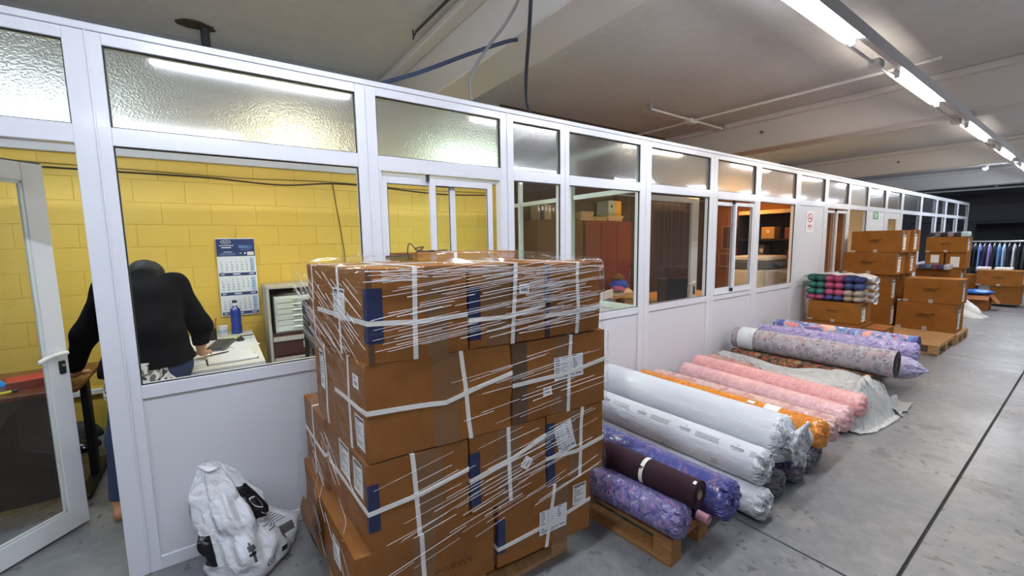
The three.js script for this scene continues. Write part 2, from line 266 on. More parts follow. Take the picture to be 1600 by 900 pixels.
// ------------------------------------------------------------------ doors
{
  // the office door, hinged at the left and swung into the office
  const d = thing('door_1', 'white aluminium glazed office door standing open into the office', 'door', [-1.325, 0, -0.055], Math.atan2(0.675, 0.6), null, 'structure');
  const W = 0.905, H = 2.045, s = 0.095, t = 0.042, y0 = 0.012;
  const st = (x0, x1, a, b) => part('door_stile', span(x0, x1, a, b, -t, 0, 0.003), M.alu, d);
  st(0, s, y0, H); st(W - s, W, y0, H);
  part('door_rail', span(s, W - s, H - s, H, -t, 0, 0.003), M.alu, d); part('door_rail', span(s, W - s, y0, y0 + 0.115, -t, 0, 0.003), M.alu, d);
  part('glazing_bead', merge([span(s, W - s, H - s - 0.016, H - s, -0.012, -0.003), span(s, W - s, y0 + 0.115, y0 + 0.131, -0.012, -0.003), span(s, s + 0.016, y0 + 0.115, H - s, -0.012, -0.003), span(W - s - 0.016, W - s, y0 + 0.115, H - s, -0.012, -0.003)]), M.aluIn, d);
  part('pane', move(new THREE.PlaneGeometry(W - 2 * s, H - s - y0 - 0.115), W / 2, (y0 + 0.115 + H - s) / 2, -0.02), M.glass, d, 'clear glass');
  part('top_seal', span(0, W, H, H + 0.008, -t, -0.01, 0.001), M.gasket, d);
  const hd = part('handle', merge([move(cyl(0.026, 0.026, 0.012, 20).rotateX(Math.PI / 2), W - 0.045, 1.03, 0.006), move(cyl(0.011, 0.011, 0.05, 14).rotateX(Math.PI / 2), W - 0.045, 1.03, 0.03), tube([[W - 0.04, 1.03, 0.055], [W - 0.08, 1.032, 0.058], [W - 0.13, 1.024, 0.058], [W - 0.175, 1.008, 0.056]], 0.0105, 10)]), M.whitePlastic, d, 'white lever handle');
  const lk = part('lock', soft(0.03, 0.075, 0.014, 0.006), M.black, d, 'black lock cylinder plate'); lk.position.set(W - 0.035, 0.945, 0.004);
  part('keyhole', move(cyl(0.008, 0.008, 0.006, 12).rotateX(Math.PI / 2), 0, 0.012, 0.008), M.steel, lk);
  for (const y of [0.25, 1.8]) part('hinge', move(cyl(0.012, 0.012, 0.11, 12), -0.012, y, -0.02), M.alu, d);
  // the narrow door beside the exit sign
  const [x0, x1] = BAYS[12], e = thing('door_2', 'narrow white door with a dark glass beside the green exit sign', 'door', [x0, 0, 0], 0, null, 'structure'), w = x1 - x0;
  part('door_stile', span(0.004, 0.12, 0.01, YL1 - 0.004, -0.045, -0.006), M.alu, e); part('door_stile', span(w - 0.12, w - 0.004, 0.01, YL1 - 0.004, -0.045, -0.006), M.alu, e);
  part('door_rail', span(0.12, w - 0.12, YL1 - 0.12, YL1 - 0.004, -0.045, -0.006), M.alu, e); part('door_rail', span(0.12, w - 0.12, 0.01, 0.9, -0.045, -0.006), M.alu, e);
  part('pane', move(new THREE.PlaneGeometry(w - 0.24, YL1 - 1.02), w / 2, (0.9 + YL1 - 0.12) / 2, -0.025), M.glass, e, 'dark looking glass');
  const h2 = part('handle', tube([[0.06, 1.03, 0], [0.06, 1.03, 0.05], [0.1, 1.03, 0.055], [0.18, 1.02, 0.055]], 0.01, 8), M.whitePlastic, e);
}
// ------------------------------------------------------------------ cross walls between the offices
{
  const w = thing('wall_cross_1', 'white framed glass partition between the yellow office and the brown office', 'partition', [3.40, 0, 0], 0, null, 'structure');
  const F = (z0, z1, y0, y1, n) => part(n, span(-0.03, 0.03, y0, y1, z0, z1, 0.003), M.aluIn, w);
  for (const z of [-0.065, -1.0, -2.0, -2.40]) F(z - 0.035, z + 0.003, 0, 2.55, 'post');
  for (const [z0, z1] of [[-0.965, -0.103], [-1.962, -1.038], [-2.362, -2.038]]) {
    F(z0 - 0.002, z1, 2.055, 2.105, 'rail'); F(z0 - 0.002, z1, 2.5, 2.55, 'rail'); F(z0 - 0.002, z1, 0.88, 0.94, 'rail');
    part('panel', span(-0.015, 0.015, 0, 0.88, z0, z1, 0.001), M.panel, w);
    part('pane', move(new THREE.PlaneGeometry(z1 - z0, 1.115).rotateY(Math.PI / 2), 0, 1.4975, (z0 + z1) / 2), M.glass, w, 'clear glass');
  }
  const c2 = thing('wall_cross_2', 'orange brown end wall of the office with the photocopier', 'wall', [8.85, 0, 0], 0, null, 'structure');
  part('wall_face', span(-0.05, 0, 0, 2.54, ZB, -0.062, 0.003), M.orangeWall, c2); part('wall_face', span(0.001, 0.05, 0, 2.54, ZB, -0.062, 0.003), M.creamWall, c2);
  const c3 = thing('wall_cross_3', 'cream end wall of the office beside the exit sign', 'wall', [12.0, 0, 0], 0, null, 'structure');
  part('wall_face', span(-0.04, 0, 0, 2.54, ZB, -0.062, 0.003), M.creamWall, c3); part('wall_face', span(0.001, 0.04, 0, 2.54, ZB, -0.062, 0.003), M.darkWall, c3);
  // the inner white door frame that stands in the brown office
  const f = thing('door_3', 'white inner door frame with a lever handle, standing in the brown office', 'door frame', [4.5, 0, -0.8], 0, null, 'structure');
  part('door_stile', span(0.99, 1.15, 0, 2.16, -0.04, 0, 0.004), M.aluIn, f); part('door_rail', span(0, 0.99, 2.09, 2.16, -0.04, 0, 0.004), M.aluIn, f);
  part('pane', move(new THREE.PlaneGeometry(0.99, 2.0), 0.495, 1.08, -0.02), M.glass, f, 'clear glass');
  const hd = part('handle', tube([[1.06, 0.98, 0], [1.06, 0.98, 0.04], [1.0, 0.98, 0.05], [0.88, 0.96, 0.05]], 0.012, 8), M.whitePlastic, f);
  part('lock', move(soft(0.03, 0.12, 0.012, 0.005), 1.08, 0.86, 0.005), M.black, f);
}

// ------------------------------------------------------------------ ceiling lamps: tubes on a trunking rail
function rectLight(parent, color, intensity, w, h, x, y, z, toX, toY, toZ) {
  const l = new THREE.RectAreaLight(color, intensity, w, h); l.position.set(x, y, z); parent.add(l); parent.updateMatrixWorld(true);
  const p = parent.localToWorld(V(toX, toY, toZ)); l.lookAt(p); return l;
}
function tubeLamp(x1, z, len, color, gain, label, group) {
  const t = thing('fluorescent_lamp', label, 'lamp', [x1 - len, 2.94, z], 0, group);
  part('batten', span(-0.03, len + 0.03, 0.032, 0.056, -0.019, 0.019, 0.006), M.trunk, t, 'white lamp batten');
  const glow = new THREE.MeshStandardMaterial({ color: 0xffffff, emissive: color, emissiveIntensity: LAMP.tube * gain });
  part('tube', move(cyl(0.014, 0.014, len - 0.05, 16).rotateZ(Math.PI / 2), len / 2, 0, 0), glow, t, 'lit fluorescent tube');
  for (const x of [0.0, len]) part('lampholder', move(soft(0.03, 0.06, 0.036, 0.006), x, 0.012, 0), M.whitePlastic, t);
  rectLight(t, color, LAMP.tubeLight * gain, len - 0.06, 0.04, len / 2, -0.018, 0, len / 2, -2, 0);
  return t;
}
const rowNote = ['by the beam with looped cables', 'over the fabric rolls', 'between the beams over the printed fabric rolls', 'over the stacked cartons', 'beyond the stacked cartons', 'over the clothes rail', 'at the dark end of the warehouse', 'above the office door'];
[[1.12, COOL, 1.15], [3.76, 0xf4f6ff, 1.1], [6.25, NEUTRAL, 0.9], [9.25, NEUTRAL, 0.85], [11.98, NEUTRAL, 0.8], [14.75, COOL, 1.7], [17.5, COOL, 1.8], [-1.55, COOL, 1.0]].forEach(([x, c, g], i) => tubeLamp(x, 1.44, 1.42, c, g, 'lit fluorescent tube lamp ' + [rowNote[0], rowNote[1], rowNote[2], rowNote[3], rowNote[4], rowNote[5], rowNote[6], rowNote[7]][i], 'tube lamps on the trunking rail'));
[[0.4, COOL, 1], [5.9, COOL, 0.9], [8.7, COOL, 0.9], [11.5, COOL, 0.9], [14.3, COOL, 0.9], [17.1, COOL, 0.9], [20, COOL, 0.9]].forEach(([x, c, g], i) => tubeLamp(x, 3.75, 1.42, c, g, 'tube lamp on the second rail, across the aisle from ' + ['the person at the desk', 'the grey paisley roll', 'the tall carton stack', 'the green exit sign', 'the clothes rail', 'the last dark panes', 'the dark end wall'][i], 'tube lamps of the second rail'));
for (const [z, lab, x0] of [[1.44, 'long grey lighting trunking hung under the beams above the fabric rolls', -4.5], [3.75, 'second long grey lighting trunking across the aisle', -4.5]]) {
  const t = thing('lighting_trunking', lab, 'trunking', [0, 2.968, z]);
  part('channel', span(x0, 22, 0, 0.05, 0.02, 0.085, 0.003), M.trunk, t);
  part('side_plate', span(x0, 22, -0.035, 0.05, 0.085, 0.092, 0.002), M.trunkGrey, t);
  for (const x of [-3.62, 2.02, 7.48, 13.18, 18.88]) part('hanger', span(x, x + 0.05, 0.035, 0.053, 0.0, 0.11, 0.003), M.steel, t);
  part('conduit', rod([x0, 0.01, -0.06], [22, 0.01, -0.06], 0.011, 8), M.whitePlastic, t);
  for (const x of [4.45, 7.5, 10.1]) part('junction_box', move(soft(0.12, 0.06, 0.08, 0.01), x, 0.0, -0.045), M.whitePlastic, t);
}
{ // a bright spot lamp further back
  const s = thing('spot_lamp', 'small bright spot lamp under the beam beyond the trunking', 'lamp', [13.35, 2.98, 0.97]);
  part('housing', move(cyl(0.035, 0.048, 0.06, 16), 0, 0.02, 0), M.whitePlastic, s);
  part('lens', move(new THREE.SphereGeometry(0.04, 16, 8, 0, 6.3, 1.57, 1.57), 0, -0.01, 0), new THREE.MeshStandardMaterial({ color: 0xffffff, emissive: COOL, emissiveIntensity: 30 }), s, 'glowing lens');
  rectLight(s, COOL, 30, 0.09, 0.09, 0, -0.08, 0, 0, -2, 0);
}
// office lamps
function officeLamp(x, y, z, len, color, glow, power, turn, label) {
  const t = thing('office_lamp', label, 'lamp', [x, y, z], turn, 'office tube lamps');
  part('housing', move(soft(len + 0.06, 0.045, 0.16, 0.01), 0, 0.045, 0), M.whitePlastic, t);
  const m = new THREE.MeshStandardMaterial({ color: 0xffffff, emissive: color, emissiveIntensity: glow });
  for (const k of [-0.04, 0.04]) part('tube', move(cyl(0.016, 0.016, len, 12).rotateZ(Math.PI / 2), 0, 0.002, k), m, t, 'lit tube');
  { const c = Math.cos(turn), n = Math.sin(turn), d = -0.06 - z; part('bracket', rod([0, 0.065, 0], [-d * n, 2.51 - y, d * c], 0.008, 8), M.alu, t, 'slim bracket arm from the partition'); }
  rectLight(t, color, power, len, 0.14, 0, -0.022, 0, 0, -2, 0);
}
officeLamp(0.56, 2.40, -1.25, 0.62, 0xfff6d8, LAMP.office, LAMP.officeLight * 1.0, 1.2, 'small tube lamp hung over the desk with the calendar');
officeLamp(2.2, 2.36, -1.15, 0.9, 0xe6fff6, LAMP.office, LAMP.officeLight, 0.4, 'cool white tube lamp hung beside the glass cross partition');
officeLamp(-0.95, 2.42, -1.2, 0.9, 0xdcefff, LAMP.office, LAMP.officeLight * 0.7, 0.3, 'cool white tube lamp hung over the brown desk by the door');
officeLamp(6.0, 2.36, -0.85, 0.6, 0xffb765, LAMP.warm, LAMP.warmLight * 1.6, 0.5, 'warm tube lamp hung in the brown office');
officeLamp(8.0, 2.36, -1.3, 0.6, 0xffb765, LAMP.warm, LAMP.warmLight, 1.57, 'warm tube lamp hung by the orange brown wall');
officeLamp(10.4, 2.36, -1.3, 0.9, 0xffe0b0, LAMP.warm, LAMP.warmLight * 1.6, 0, 'warm tube lamp hung in the cream office');

// ------------------------------------------------------------------ cables and pipes under the ceiling
const cableBlue = std(0x2b3a55, 0.45), cableGrey = std(0x8b8a8a, 0.6), cableDark = std(0x262a36, 0.45);
single('ceiling_cable', tube([[0.9, 2.56, -0.02], [1.15, 2.68, -0.03], [1.5, 2.86, 0.0], [1.80, 3.0, 0.045], [1.85, 3.01, 0.075]], 0.013, 8, 60), cableBlue, 'dark blue cable running up from the partition top to the first beam', 'cable');
single('ceiling_cable', tube([[1.523, 2.56, -0.03], [1.50, 2.70, 0.0], [1.56, 2.86, 0.12], [1.62, 2.98, 0.26], [1.68, 3.15, 0.36], [1.72, 3.42, 0.42]], 0.010, 8, 60), cableGrey, 'grey cable hanging from the ceiling to the partition top', 'cable');
single('ceiling_cable', tube([[2.03, 2.558, -0.02], [1.93, 2.60, 0.06], [1.78, 2.70, 0.26], [1.66, 2.85, 0.45], [1.60, 3.0, 0.55], [1.585, 3.2, 0.58], [1.58, 3.47, 0.58]], 0.012, 8, 60), cableDark, 'dark looped cable dropping from the ceiling behind the partition top', 'cable');
{
  const r = thing('hanging_rod', 'dark threaded rod with a hook under the ceiling beside the cables', 'rod', [0, 0, 0]);
  part('rod_body', rod([1.60, 3.46, -1.1], [1.64, 3.46, 0.6], 0.012), M.darkGrey, r); part('hook', tube([[1.6, 3.46, -1.1], [1.59, 3.42, -1.15], [1.61, 3.44, -1.19], [1.6, 3.5, -1.17]], 0.008, 6), M.darkGrey, r);
  const c = thing('ceiling_conduit', 'white conduit cross with a junction box under the ceiling', 'conduit', [6.17, 3.40, -1.3]);
  part('conduit_pipe', rod([-0.02, 0, 0], [0.05, 0, 2.75], 0.018), M.whitePlastic, c); part('conduit_pipe', rod([-1.0, 0.02, 0.02], [0.95, 0.02, 0.0], 0.015), M.whitePlastic, c); part('conduit_pipe', rod([0, 0, 0], [-0.03, 0, -1.1], 0.015), M.whitePlastic, c);
  part('junction_box', soft(0.16, 0.07, 0.12, 0.012), M.whitePlastic, c); for (const x of [-1, 0.95]) part('clip', move(soft(0.03, 0.1, 0.03, 0.006), x, 0.05, 0.01), M.trunkGrey, c);
  const d = thing('ceiling_conduit', 'thin white pipe under the far beam by the end wall', 'pipe', [19.6, 3.0, 0]); part('conduit_pipe', rod([0, 0, -2.4], [0.6, 0, 4], 0.03), M.whitePlastic, d); part('clip', move(soft(0.06, 0.14, 0.05, 0.01), 0.25, 0.05, 0.45), M.whitePlastic, d);
  for (const [x, z, lab] of [[7.29, -0.75, 'small round fixing on the side of the beam above the no smoking sign'], [12.99, -0.35, 'small round fixing on the side of the beam over the dark glazing']]) { const s = thing('beam_fixing', lab, 'fixing', [x, 3.27, z]); part('plate', cyl(0.03, 0.03, 0.012, 12).rotateZ(Math.PI / 2), M.trunkGrey, s); part('stub', move(cyl(0.01, 0.01, 0.05, 8).rotateZ(Math.PI / 2), -0.03, 0, 0), M.darkGrey, s); }
  // the pipe that comes out of a hole broken in the ceiling over the first office
  const p = thing('ceiling_pipe', 'dark drain pipe coming out of a ragged hole in the ceiling', 'pipe', [0.07, 0, -2.1]);
  part('pipe_body', move(cyl(0.035, 0.035, 0.95, 14), 0, 3.06, 0), M.darkGrey, p);
  const pts = []; for (let i = 0; i < 14; i++) { const a = i / 14 * 6.283; pts.push(new THREE.Vector2(Math.cos(a) * (0.10 + 0.06 * rnd()) - 0.05, Math.sin(a) * (0.05 + 0.05 * rnd()))); }
  const hole = new THREE.ExtrudeGeometry(new THREE.Shape(pts), { depth: 0.012, bevelEnabled: false }).rotateX(Math.PI / 2); part('broken_plaster', move(hole, 0, 3.4985, 0), std(0x4a4030, 0.95), p, 'ragged dark patch of broken plaster');
}

// ------------------------------------------------------------------ printed textures
const lines = (g, x, y, w, n, dy, h, col) => { g.fillStyle = col; for (let i = 0; i < n; i++) g.fillRect(x, y + i * dy, w * (0.75 + 0.25 * hash(i, Math.round(x), 3)), h); };
tx.shipLabel = canvasTex(384, 256, (g, w, h) => {
  g.fillStyle = '#e9e9ec'; g.fillRect(0, 0, w, h); g.strokeStyle = '#9aa0ad'; g.lineWidth = 1;
  for (let i = 1; i < 9; i++) { g.beginPath(); g.moveTo(10, i * 26); g.lineTo(w - 10, i * 26); g.stroke(); }
  for (let i = 0; i < 8; i++) { g.fillStyle = '#34394a'; g.fillRect(16, 10 + i * 26, 46 + 20 * hash(i, 1, 4), 9); g.fillStyle = '#6a7080'; g.fillRect(96, 12 + i * 26, 70 * hash(i, 2, 4) + 30, 6); if (i < 6) { g.fillStyle = '#2d3142'; g.fillRect(250, 10 + i * 26, 30 + 55 * hash(i, 3, 4), 9); } }
  g.fillStyle = '#20242f'; g.fillRect(14, 218, 250, 8); g.fillRect(280, 216, 80, 10); g.fillRect(30, 236, 180, 6);
});
tx.smallLabel = canvasTex(128, 96, (g, w, h) => { g.fillStyle = '#efefec'; g.fillRect(0, 0, w, h); g.fillStyle = '#44474d'; for (let x = 24; x < 104; x += 3 + 4 * hash(x, 0, 9)) g.fillRect(x, 48, 2.4, 28); g.fillRect(20, 18, 70, 5); g.fillRect(20, 28, 50, 4); });
tx.tallLabel = canvasTex(192, 320, (g, w, h) => { g.fillStyle = '#eceae4'; g.fillRect(0, 0, w, h); g.fillStyle = '#2b2f38'; g.fillRect(16, 18, 160, 26); g.fillRect(16, 52, 90, 10); for (let i = 0; i < 9; i++) g.fillRect(16, 80 + i * 24, 30 + 110 * hash(i, 5, 2), 8); g.strokeStyle = '#aab'; for (let i = 0; i < 9; i++) g.strokeRect(12, 74 + i * 24, 168, 24); });
tx.cartonPrint = canvasTex(512, 128, (g, w, h) => { g.clearRect(0, 0, w, h); g.fillStyle = '#2a1c10'; g.font = 'bold 62px sans-serif'; g.fillText('ecoMeyer', 60, 66); g.fillRect(356, 22, 86, 8); g.fillRect(372, 34, 52, 6); g.fillRect(96, 82, 260, 9); g.font = '22px sans-serif'; g.fillText('- - - - - - - -', 140, 116); });
tx.handwriting = canvasTex(256, 64, (g, w, h) => { g.clearRect(0, 0, w, h); g.strokeStyle = '#4a3118'; g.lineWidth = 3; g.beginPath(); for (let i = 0; i < 22; i++) { const x = 16 + i * 10; g.lineTo(x, 34 + (i % 3 - 1) * 12 + 5 * Math.sin(i * 2.3)); } g.stroke(); g.beginPath(); g.moveTo(20, 12); g.lineTo(20, 50); g.moveTo(120, 14); g.lineTo(114, 60); g.stroke(); });
const bagLogo = (g, x, y, s, col = '#17181c') => { g.save(); g.translate(x, y); g.scale(s, s); g.strokeStyle = col; g.lineWidth = 3; g.beginPath(); g.arc(46, -34, 9, 0.9, 5.6); g.stroke(); g.beginPath(); g.moveTo(50, -26); g.lineTo(56, -20); g.stroke(); g.fillStyle = col; g.font = 'bold 30px sans-serif'; g.fillText('AGRABA', -14, 10); g.fillRect(4, 18, 96, 4); g.restore(); };
tx.wrapPrint = canvasTex(2048, 1024, (g, w, h) => {   // one metre of printed white wrap: x along the roll, y around it
  g.fillStyle = '#d3d7dc'; g.fillRect(0, 0, w, h);
  for (let i = 0; i < 3; i++) { const x = i * 683 + 60; bagLogo(g, x, 330, 1.35); g.fillStyle = '#2a2c32'; for (let k = 0; k < 4; k++) { g.fillRect(x + 210, 300 + k * 20, 330 - 40 * hash(k, i, 6), 7); } }
  g.fillStyle = '#33353b'; for (let k = 0; k < 4; k++) g.fillRect(1210, 560 + k * 20, 90 - 15 * (k % 2), 5); g.fillRect(500, 640, 22, 30); g.fillRect(494, 690, 36, 6);
}, true);
tx.endPrint = canvasTex(512, 512, (g, w, h) => { g.fillStyle = '#d9dce0'; g.fillRect(0, 0, w, h); g.save(); g.translate(256, 256); for (let i = 0; i < 5; i++) { g.rotate(1.31); bagLogo(g, 60, 70 - 20 * (i % 3), 0.9); g.fillStyle = '#2c2d33'; for (let k = 0; k < 5; k++) g.fillRect(-190, 60 + k * 14, 120, 6); } g.restore(); });
tx.calendar = canvasTex(512, 1180, (g, w, h) => {
  g.fillStyle = '#e9edf3'; g.fillRect(0, 0, w, h); g.fillStyle = '#23366d'; g.fillRect(0, 10, w, 262);
  g.fillStyle = '#e6e9ef'; g.beginPath(); g.ellipse(128, 52, 68, 28, 0, 0, 7); g.fill(); g.fillStyle = '#1a2440'; g.beginPath(); g.ellipse(128, 52, 58, 22, 0, 0, 7); g.fill(); g.strokeStyle = '#eef'; g.lineWidth = 7; g.beginPath(); g.moveTo(92, 62); g.lineTo(104, 42); g.lineTo(124, 60); g.lineTo(142, 42); g.lineTo(162, 62); g.stroke();
  g.fillStyle = '#dfe5f0'; g.fillRect(40, 100, 190, 11); g.fillRect(66, 130, 130, 16); g.fillRect(92, 200, 110, 9); g.fillStyle = '#8fa6cf'; g.fillRect(50, 222, 190, 7); g.fillRect(30, 244, 220, 7);
  g.fillStyle = '#3c5a94'; g.beginPath(); g.moveTo(270, 90); g.lineTo(490, 110); g.lineTo(450, 180); g.lineTo(330, 186); g.fill(); g.fillStyle = '#6d8dbe'; g.fillRect(300, 120, 120, 20); g.fillStyle = '#e9e4df'; g.fillRect(405, 205, 92, 54); g.fillStyle = '#fff'; g.fillRect(365, 215, 22, 26); g.fillRect(300, 222, 30, 10);
  for (let m = 0; m < 3; m++) {
    const y0 = 282 + m * 300; g.fillStyle = '#e4eaf2'; g.fillRect(10, y0, w - 20, 250); g.fillStyle = '#a9c3e6'; g.fillRect(432, y0 + 14, 60, 220); g.fillStyle = '#23366d'; g.fillRect(8, y0 + 242, w - 16, 46);
    g.fillStyle = '#e8ecf5'; g.font = 'bold 24px sans-serif'; g.fillRect(30, y0 + 256, 50, 14); g.fillRect(190, y0 + 254, 100, 18); g.fillRect(410, y0 + 256, 70, 14);
    g.fillStyle = '#3a4053'; g.font = 'bold 26px sans-serif'; const first = [5, 2, 4][m], n = [31, 30, 31][m];
    for (let d = 1; d <= n; d++) { const k = d + first - 1, c = k % 7, r = Math.floor(k / 7); g.fillText(String(d), 34 + c * 68, y0 + 52 + r * 38); }
  }
});
tx.noSmoke = canvasTex(160, 256, (g, w, h) => { g.fillStyle = '#f1eff0'; g.fillRect(0, 0, w, h); g.strokeStyle = '#c23a46'; g.lineWidth = 12; g.beginPath(); g.arc(80, 82, 50, 0, 7); g.stroke(); g.fillStyle = '#333'; g.fillRect(44, 84, 66, 11); g.fillRect(104, 66, 6, 16); g.beginPath(); g.moveTo(45, 47); g.lineTo(115, 117); g.stroke(); g.fillStyle = '#b93a45'; g.fillRect(38, 166, 84, 30); g.fillStyle = '#f5e8e8'; g.font = 'bold 18px sans-serif'; g.fillText('NO FUMAR', 42, 187, 76); g.fillStyle = '#777'; g.fillRect(40, 212, 80, 5); });
tx.exit = canvasTex(160, 160, (g, w, h) => { g.fillStyle = '#1e8f4a'; g.fillRect(0, 0, w, h); g.fillStyle = '#eef6ee'; g.fillRect(12, 20, 46, 120); g.fillStyle = '#1e8f4a'; g.fillRect(22, 30, 34, 110); g.fillStyle = '#eef6ee'; g.beginPath(); g.arc(96, 34, 13, 0, 7); g.fill(); g.lineWidth = 13; g.strokeStyle = '#eef6ee'; g.beginPath(); g.moveTo(92, 52); g.lineTo(82, 92); g.lineTo(60, 132); g.moveTo(82, 92); g.lineTo(108, 112); g.lineTo(104, 142); g.moveTo(90, 58); g.lineTo(122, 78); g.lineTo(140, 66); g.moveTo(90, 58); g.lineTo(64, 80); g.stroke(); });
// cloth prints, one metre square or less each
function blobs(size, base, cols, n, rmin, rmax, seedN, stretch = 1) {
  return canvasTex(size, size, (g) => {
    g.fillStyle = base; g.fillRect(0, 0, size, size); let s = seedN; const r = () => { s = (s * 16807) % 2147483647; return s / 2147483647; };
    for (let i = 0; i < n; i++) { const x = r() * size, y = r() * size, a = r() * 6.28, R = (rmin + r() * (rmax - rmin)) * size, c = cols[Math.floor(r() * cols.length)], k = 0.25 + 0.35 * r();
      for (const dx of [-size, 0, size]) for (const dy of [-size, 0, size]) { if (x + dx < -R * 2 || x + dx > size + R * 2 || y + dy < -R * 2 || y + dy > size + R * 2) continue; g.save(); g.translate(x + dx, y + dy); g.rotate(a); g.fillStyle = c; g.beginPath(); g.moveTo(-R, 0); g.bezierCurveTo(-R * 0.4, -R * k * 2 * stretch, R * 0.5, -R * k * stretch, R, 0); g.bezierCurveTo(R * 0.3, R * k * stretch, -R * 0.5, R * 1.6 * k * stretch, -R, 0); g.fill(); g.restore(); } }
  }, true);
}
tx.violet = blobs(1024, '#8f8ab2', ['#7a72ac', '#a9a1cb', '#b07ab4', '#6a6ca8', '#bfb8d8', '#9678b8', '#7f8cbc', '#c792bf', '#6d68a0', '#a6a0b8', '#5a5890'], 2600, 0.008, 0.038, 17, 0.45);
tx.indigo = blobs(1024, '#6266a6', ['#6b70ae', '#565a9e', '#7a7fba', '#86769f', '#a58a9c', '#655b9c', '#7280b4'], 700, 0.012, 0.06, 29, 0.4);
tx.bluecoral = blobs(1024, '#8b9cc4', ['#e3a797', '#6b88bd', '#9fb6d8', '#c9b7cf', '#5a5f9e', '#eec0ac', '#7a6aa8', '#a8c4dd', '#8f89b5', '#d48f92'], 700, 0.015, 0.09, 41, 0.7);
tx.lilac = blobs(1024, '#b4aecb', ['#c9c5da', '#a59dc4', '#948bba', '#d3cfe2', '#8379ae', '#b9b0cc'], 600, 0.012, 0.06, 53, 0.5);
tx.paisley = canvasTex(1024, 1024, (g, w) => { g.fillStyle = '#aaa6ab'; g.fillRect(0, 0, w, w); let s = 77; const r = () => { s = (s * 16807) % 2147483647; return s / 2147483647; };
  for (let i = 0; i < 900; i++) { const x = r() * w, y = r() * w, R = 6 + r() * 20; g.strokeStyle = ['#625f68', '#57545c', '#d3ccd0', '#a8767d', '#c89a93', '#7c7882'][Math.floor(r() * 6)]; g.lineWidth = 2 + r() * 4; const a = r() * 6; g.beginPath(); g.arc(x, y, R, a, a + 4 + r() * 2); g.stroke(); if (r() < 0.35) { g.beginPath(); g.arc(x, y, R * 0.45, 0, 7); g.stroke(); } } }, true);
tx.orange = canvasTex(1024, 1024, (g, w) => { g.fillStyle = '#dd8a34'; g.fillRect(0, 0, w, w); for (let j = 0; j < 64; j++) for (let i = 0; i < 64; i++) { g.fillStyle = (i + j) % 2 ? '#b8611f' : '#eda14a'; g.beginPath(); g.arc(i * 16 + 8 + (j % 2) * 8, j * 16 + 8, 4.6, 0, 7); g.fill(); } let s = 5; const r = () => { s = (s * 16807) % 2147483647; return s / 2147483647; }; for (let i = 0; i < 60; i++) { g.fillStyle = ['#7f8f2c', '#d6452a', '#e6b63f', '#5f6b24'][Math.floor(r() * 4)]; g.beginPath(); g.ellipse(r() * w, r() * w, 12 + r() * 26, 6 + r() * 12, r() * 6, 0, 7); g.fill(); } }, true);
tx.pink = dataTex(512, (u, v) => { const a = vnoise(u * 60, v * 12, 60, 4), b = fbm(u, v, 40, 3, 8); return mix3([222, 164, 168], [242, 204, 200], clamp(a * 0.5 + b * 0.7 - 0.1, 0, 1)); });
tx.rose = dataTex(512, (u, v) => { const a = fbm(u, v, 12, 4, 14), s = smooth(0.55, 0.65, a); return mix3(mix3([206, 166, 160], [226, 196, 186], fbm(u, v, 50, 2, 3)), [188, 120, 120], s * 0.5); });
tx.leafprint = blobs(512, '#d9d6cb', ['#3d3f38', '#8f9080', '#f0eee6', '#6b6c5e', '#b5b3a2'], 170, 0.03, 0.1, 61);
const cloth = (map, rough = 0.85, more = {}) => std(0xffffff, rough, { map, bumpMap: tx.weave, bumpScale: 0.0006, ...more });
const wrapped = (map, more = {}) => phys(0xffffff, 0.2, { map, specularIntensity: 1, bumpMap: tx.crumple, bumpScale: 0.009, ...more });
const tiled = (t, rx, ry) => { const c = t.clone(); c.wrapS = c.wrapT = THREE.RepeatWrapping; c.repeat.set(rx, ry); c.needsUpdate = true; return c; };

// ------------------------------------------------------------------ cartons
// a carton on any four-cornered footprint q = [front left, front right, back right, back left] of [x, z]; unit place (a, b, c) = across, up, back
function cartonFrame(q, y0, y1, wob = 0.005, s = 1) {
  return (a, b, c, out = 0) => {
    const fx = lerp(q[0][0], q[1][0], a), fz = lerp(q[0][1], q[1][1], a), gx = lerp(q[3][0], q[2][0], a), gz = lerp(q[3][1], q[2][1], a);
    const p = [lerp(fx, gx, c), lerp(y0, y1, b), lerp(fz, gz, c)];
    const k = wob; p[0] += k * vnoise3(p[1] * 7, p[2] * 7, 0.5, 11 + s); p[2] += k * vnoise3(p[0] * 7, p[1] * 7, 1.5, 23 + s); p[1] += k * 0.6 * vnoise3(p[0] * 5, p[2] * 5, 2.5, 37 + s);
    if (out) { // push away from the nearest face
      const cx = (q[0][0] + q[1][0] + q[2][0] + q[3][0]) / 4, cz = (q[0][1] + q[1][1] + q[2][1] + q[3][1]) / 4, cy = (y0 + y1) / 2;
      const d = [a, 1 - a, b, 1 - b, c, 1 - c].map(Math.abs), e = 0.004; let n = [0, 0, 0];
      const fr = V(q[1][0] - q[0][0], 0, q[1][1] - q[0][1]).normalize(), nf = V(-fr.z, 0, fr.x), lf = V(q[3][0] - q[0][0], 0, q[3][1] - q[0][1]).normalize(), nl = V(-lf.z, 0, lf.x).multiplyScalar(-1);
      if (d[0] < e) n = [n[0] + nl.x, n[1], n[2] + nl.z]; if (d[1] < e) n = [n[0] - nl.x, n[1], n[2] - nl.z]; if (d[4] < e) n = [n[0] + nf.x, n[1], n[2] + nf.z]; if (d[5] < e) n = [n[0] - nf.x, n[1], n[2] - nf.z]; if (d[2] < e) n[1] -= 1; if (d[3] < e) n[1] += 1;
      p[0] += n[0] * out; p[1] += n[1] * out; p[2] += n[2] * out;
    }
    return p;
  };
}
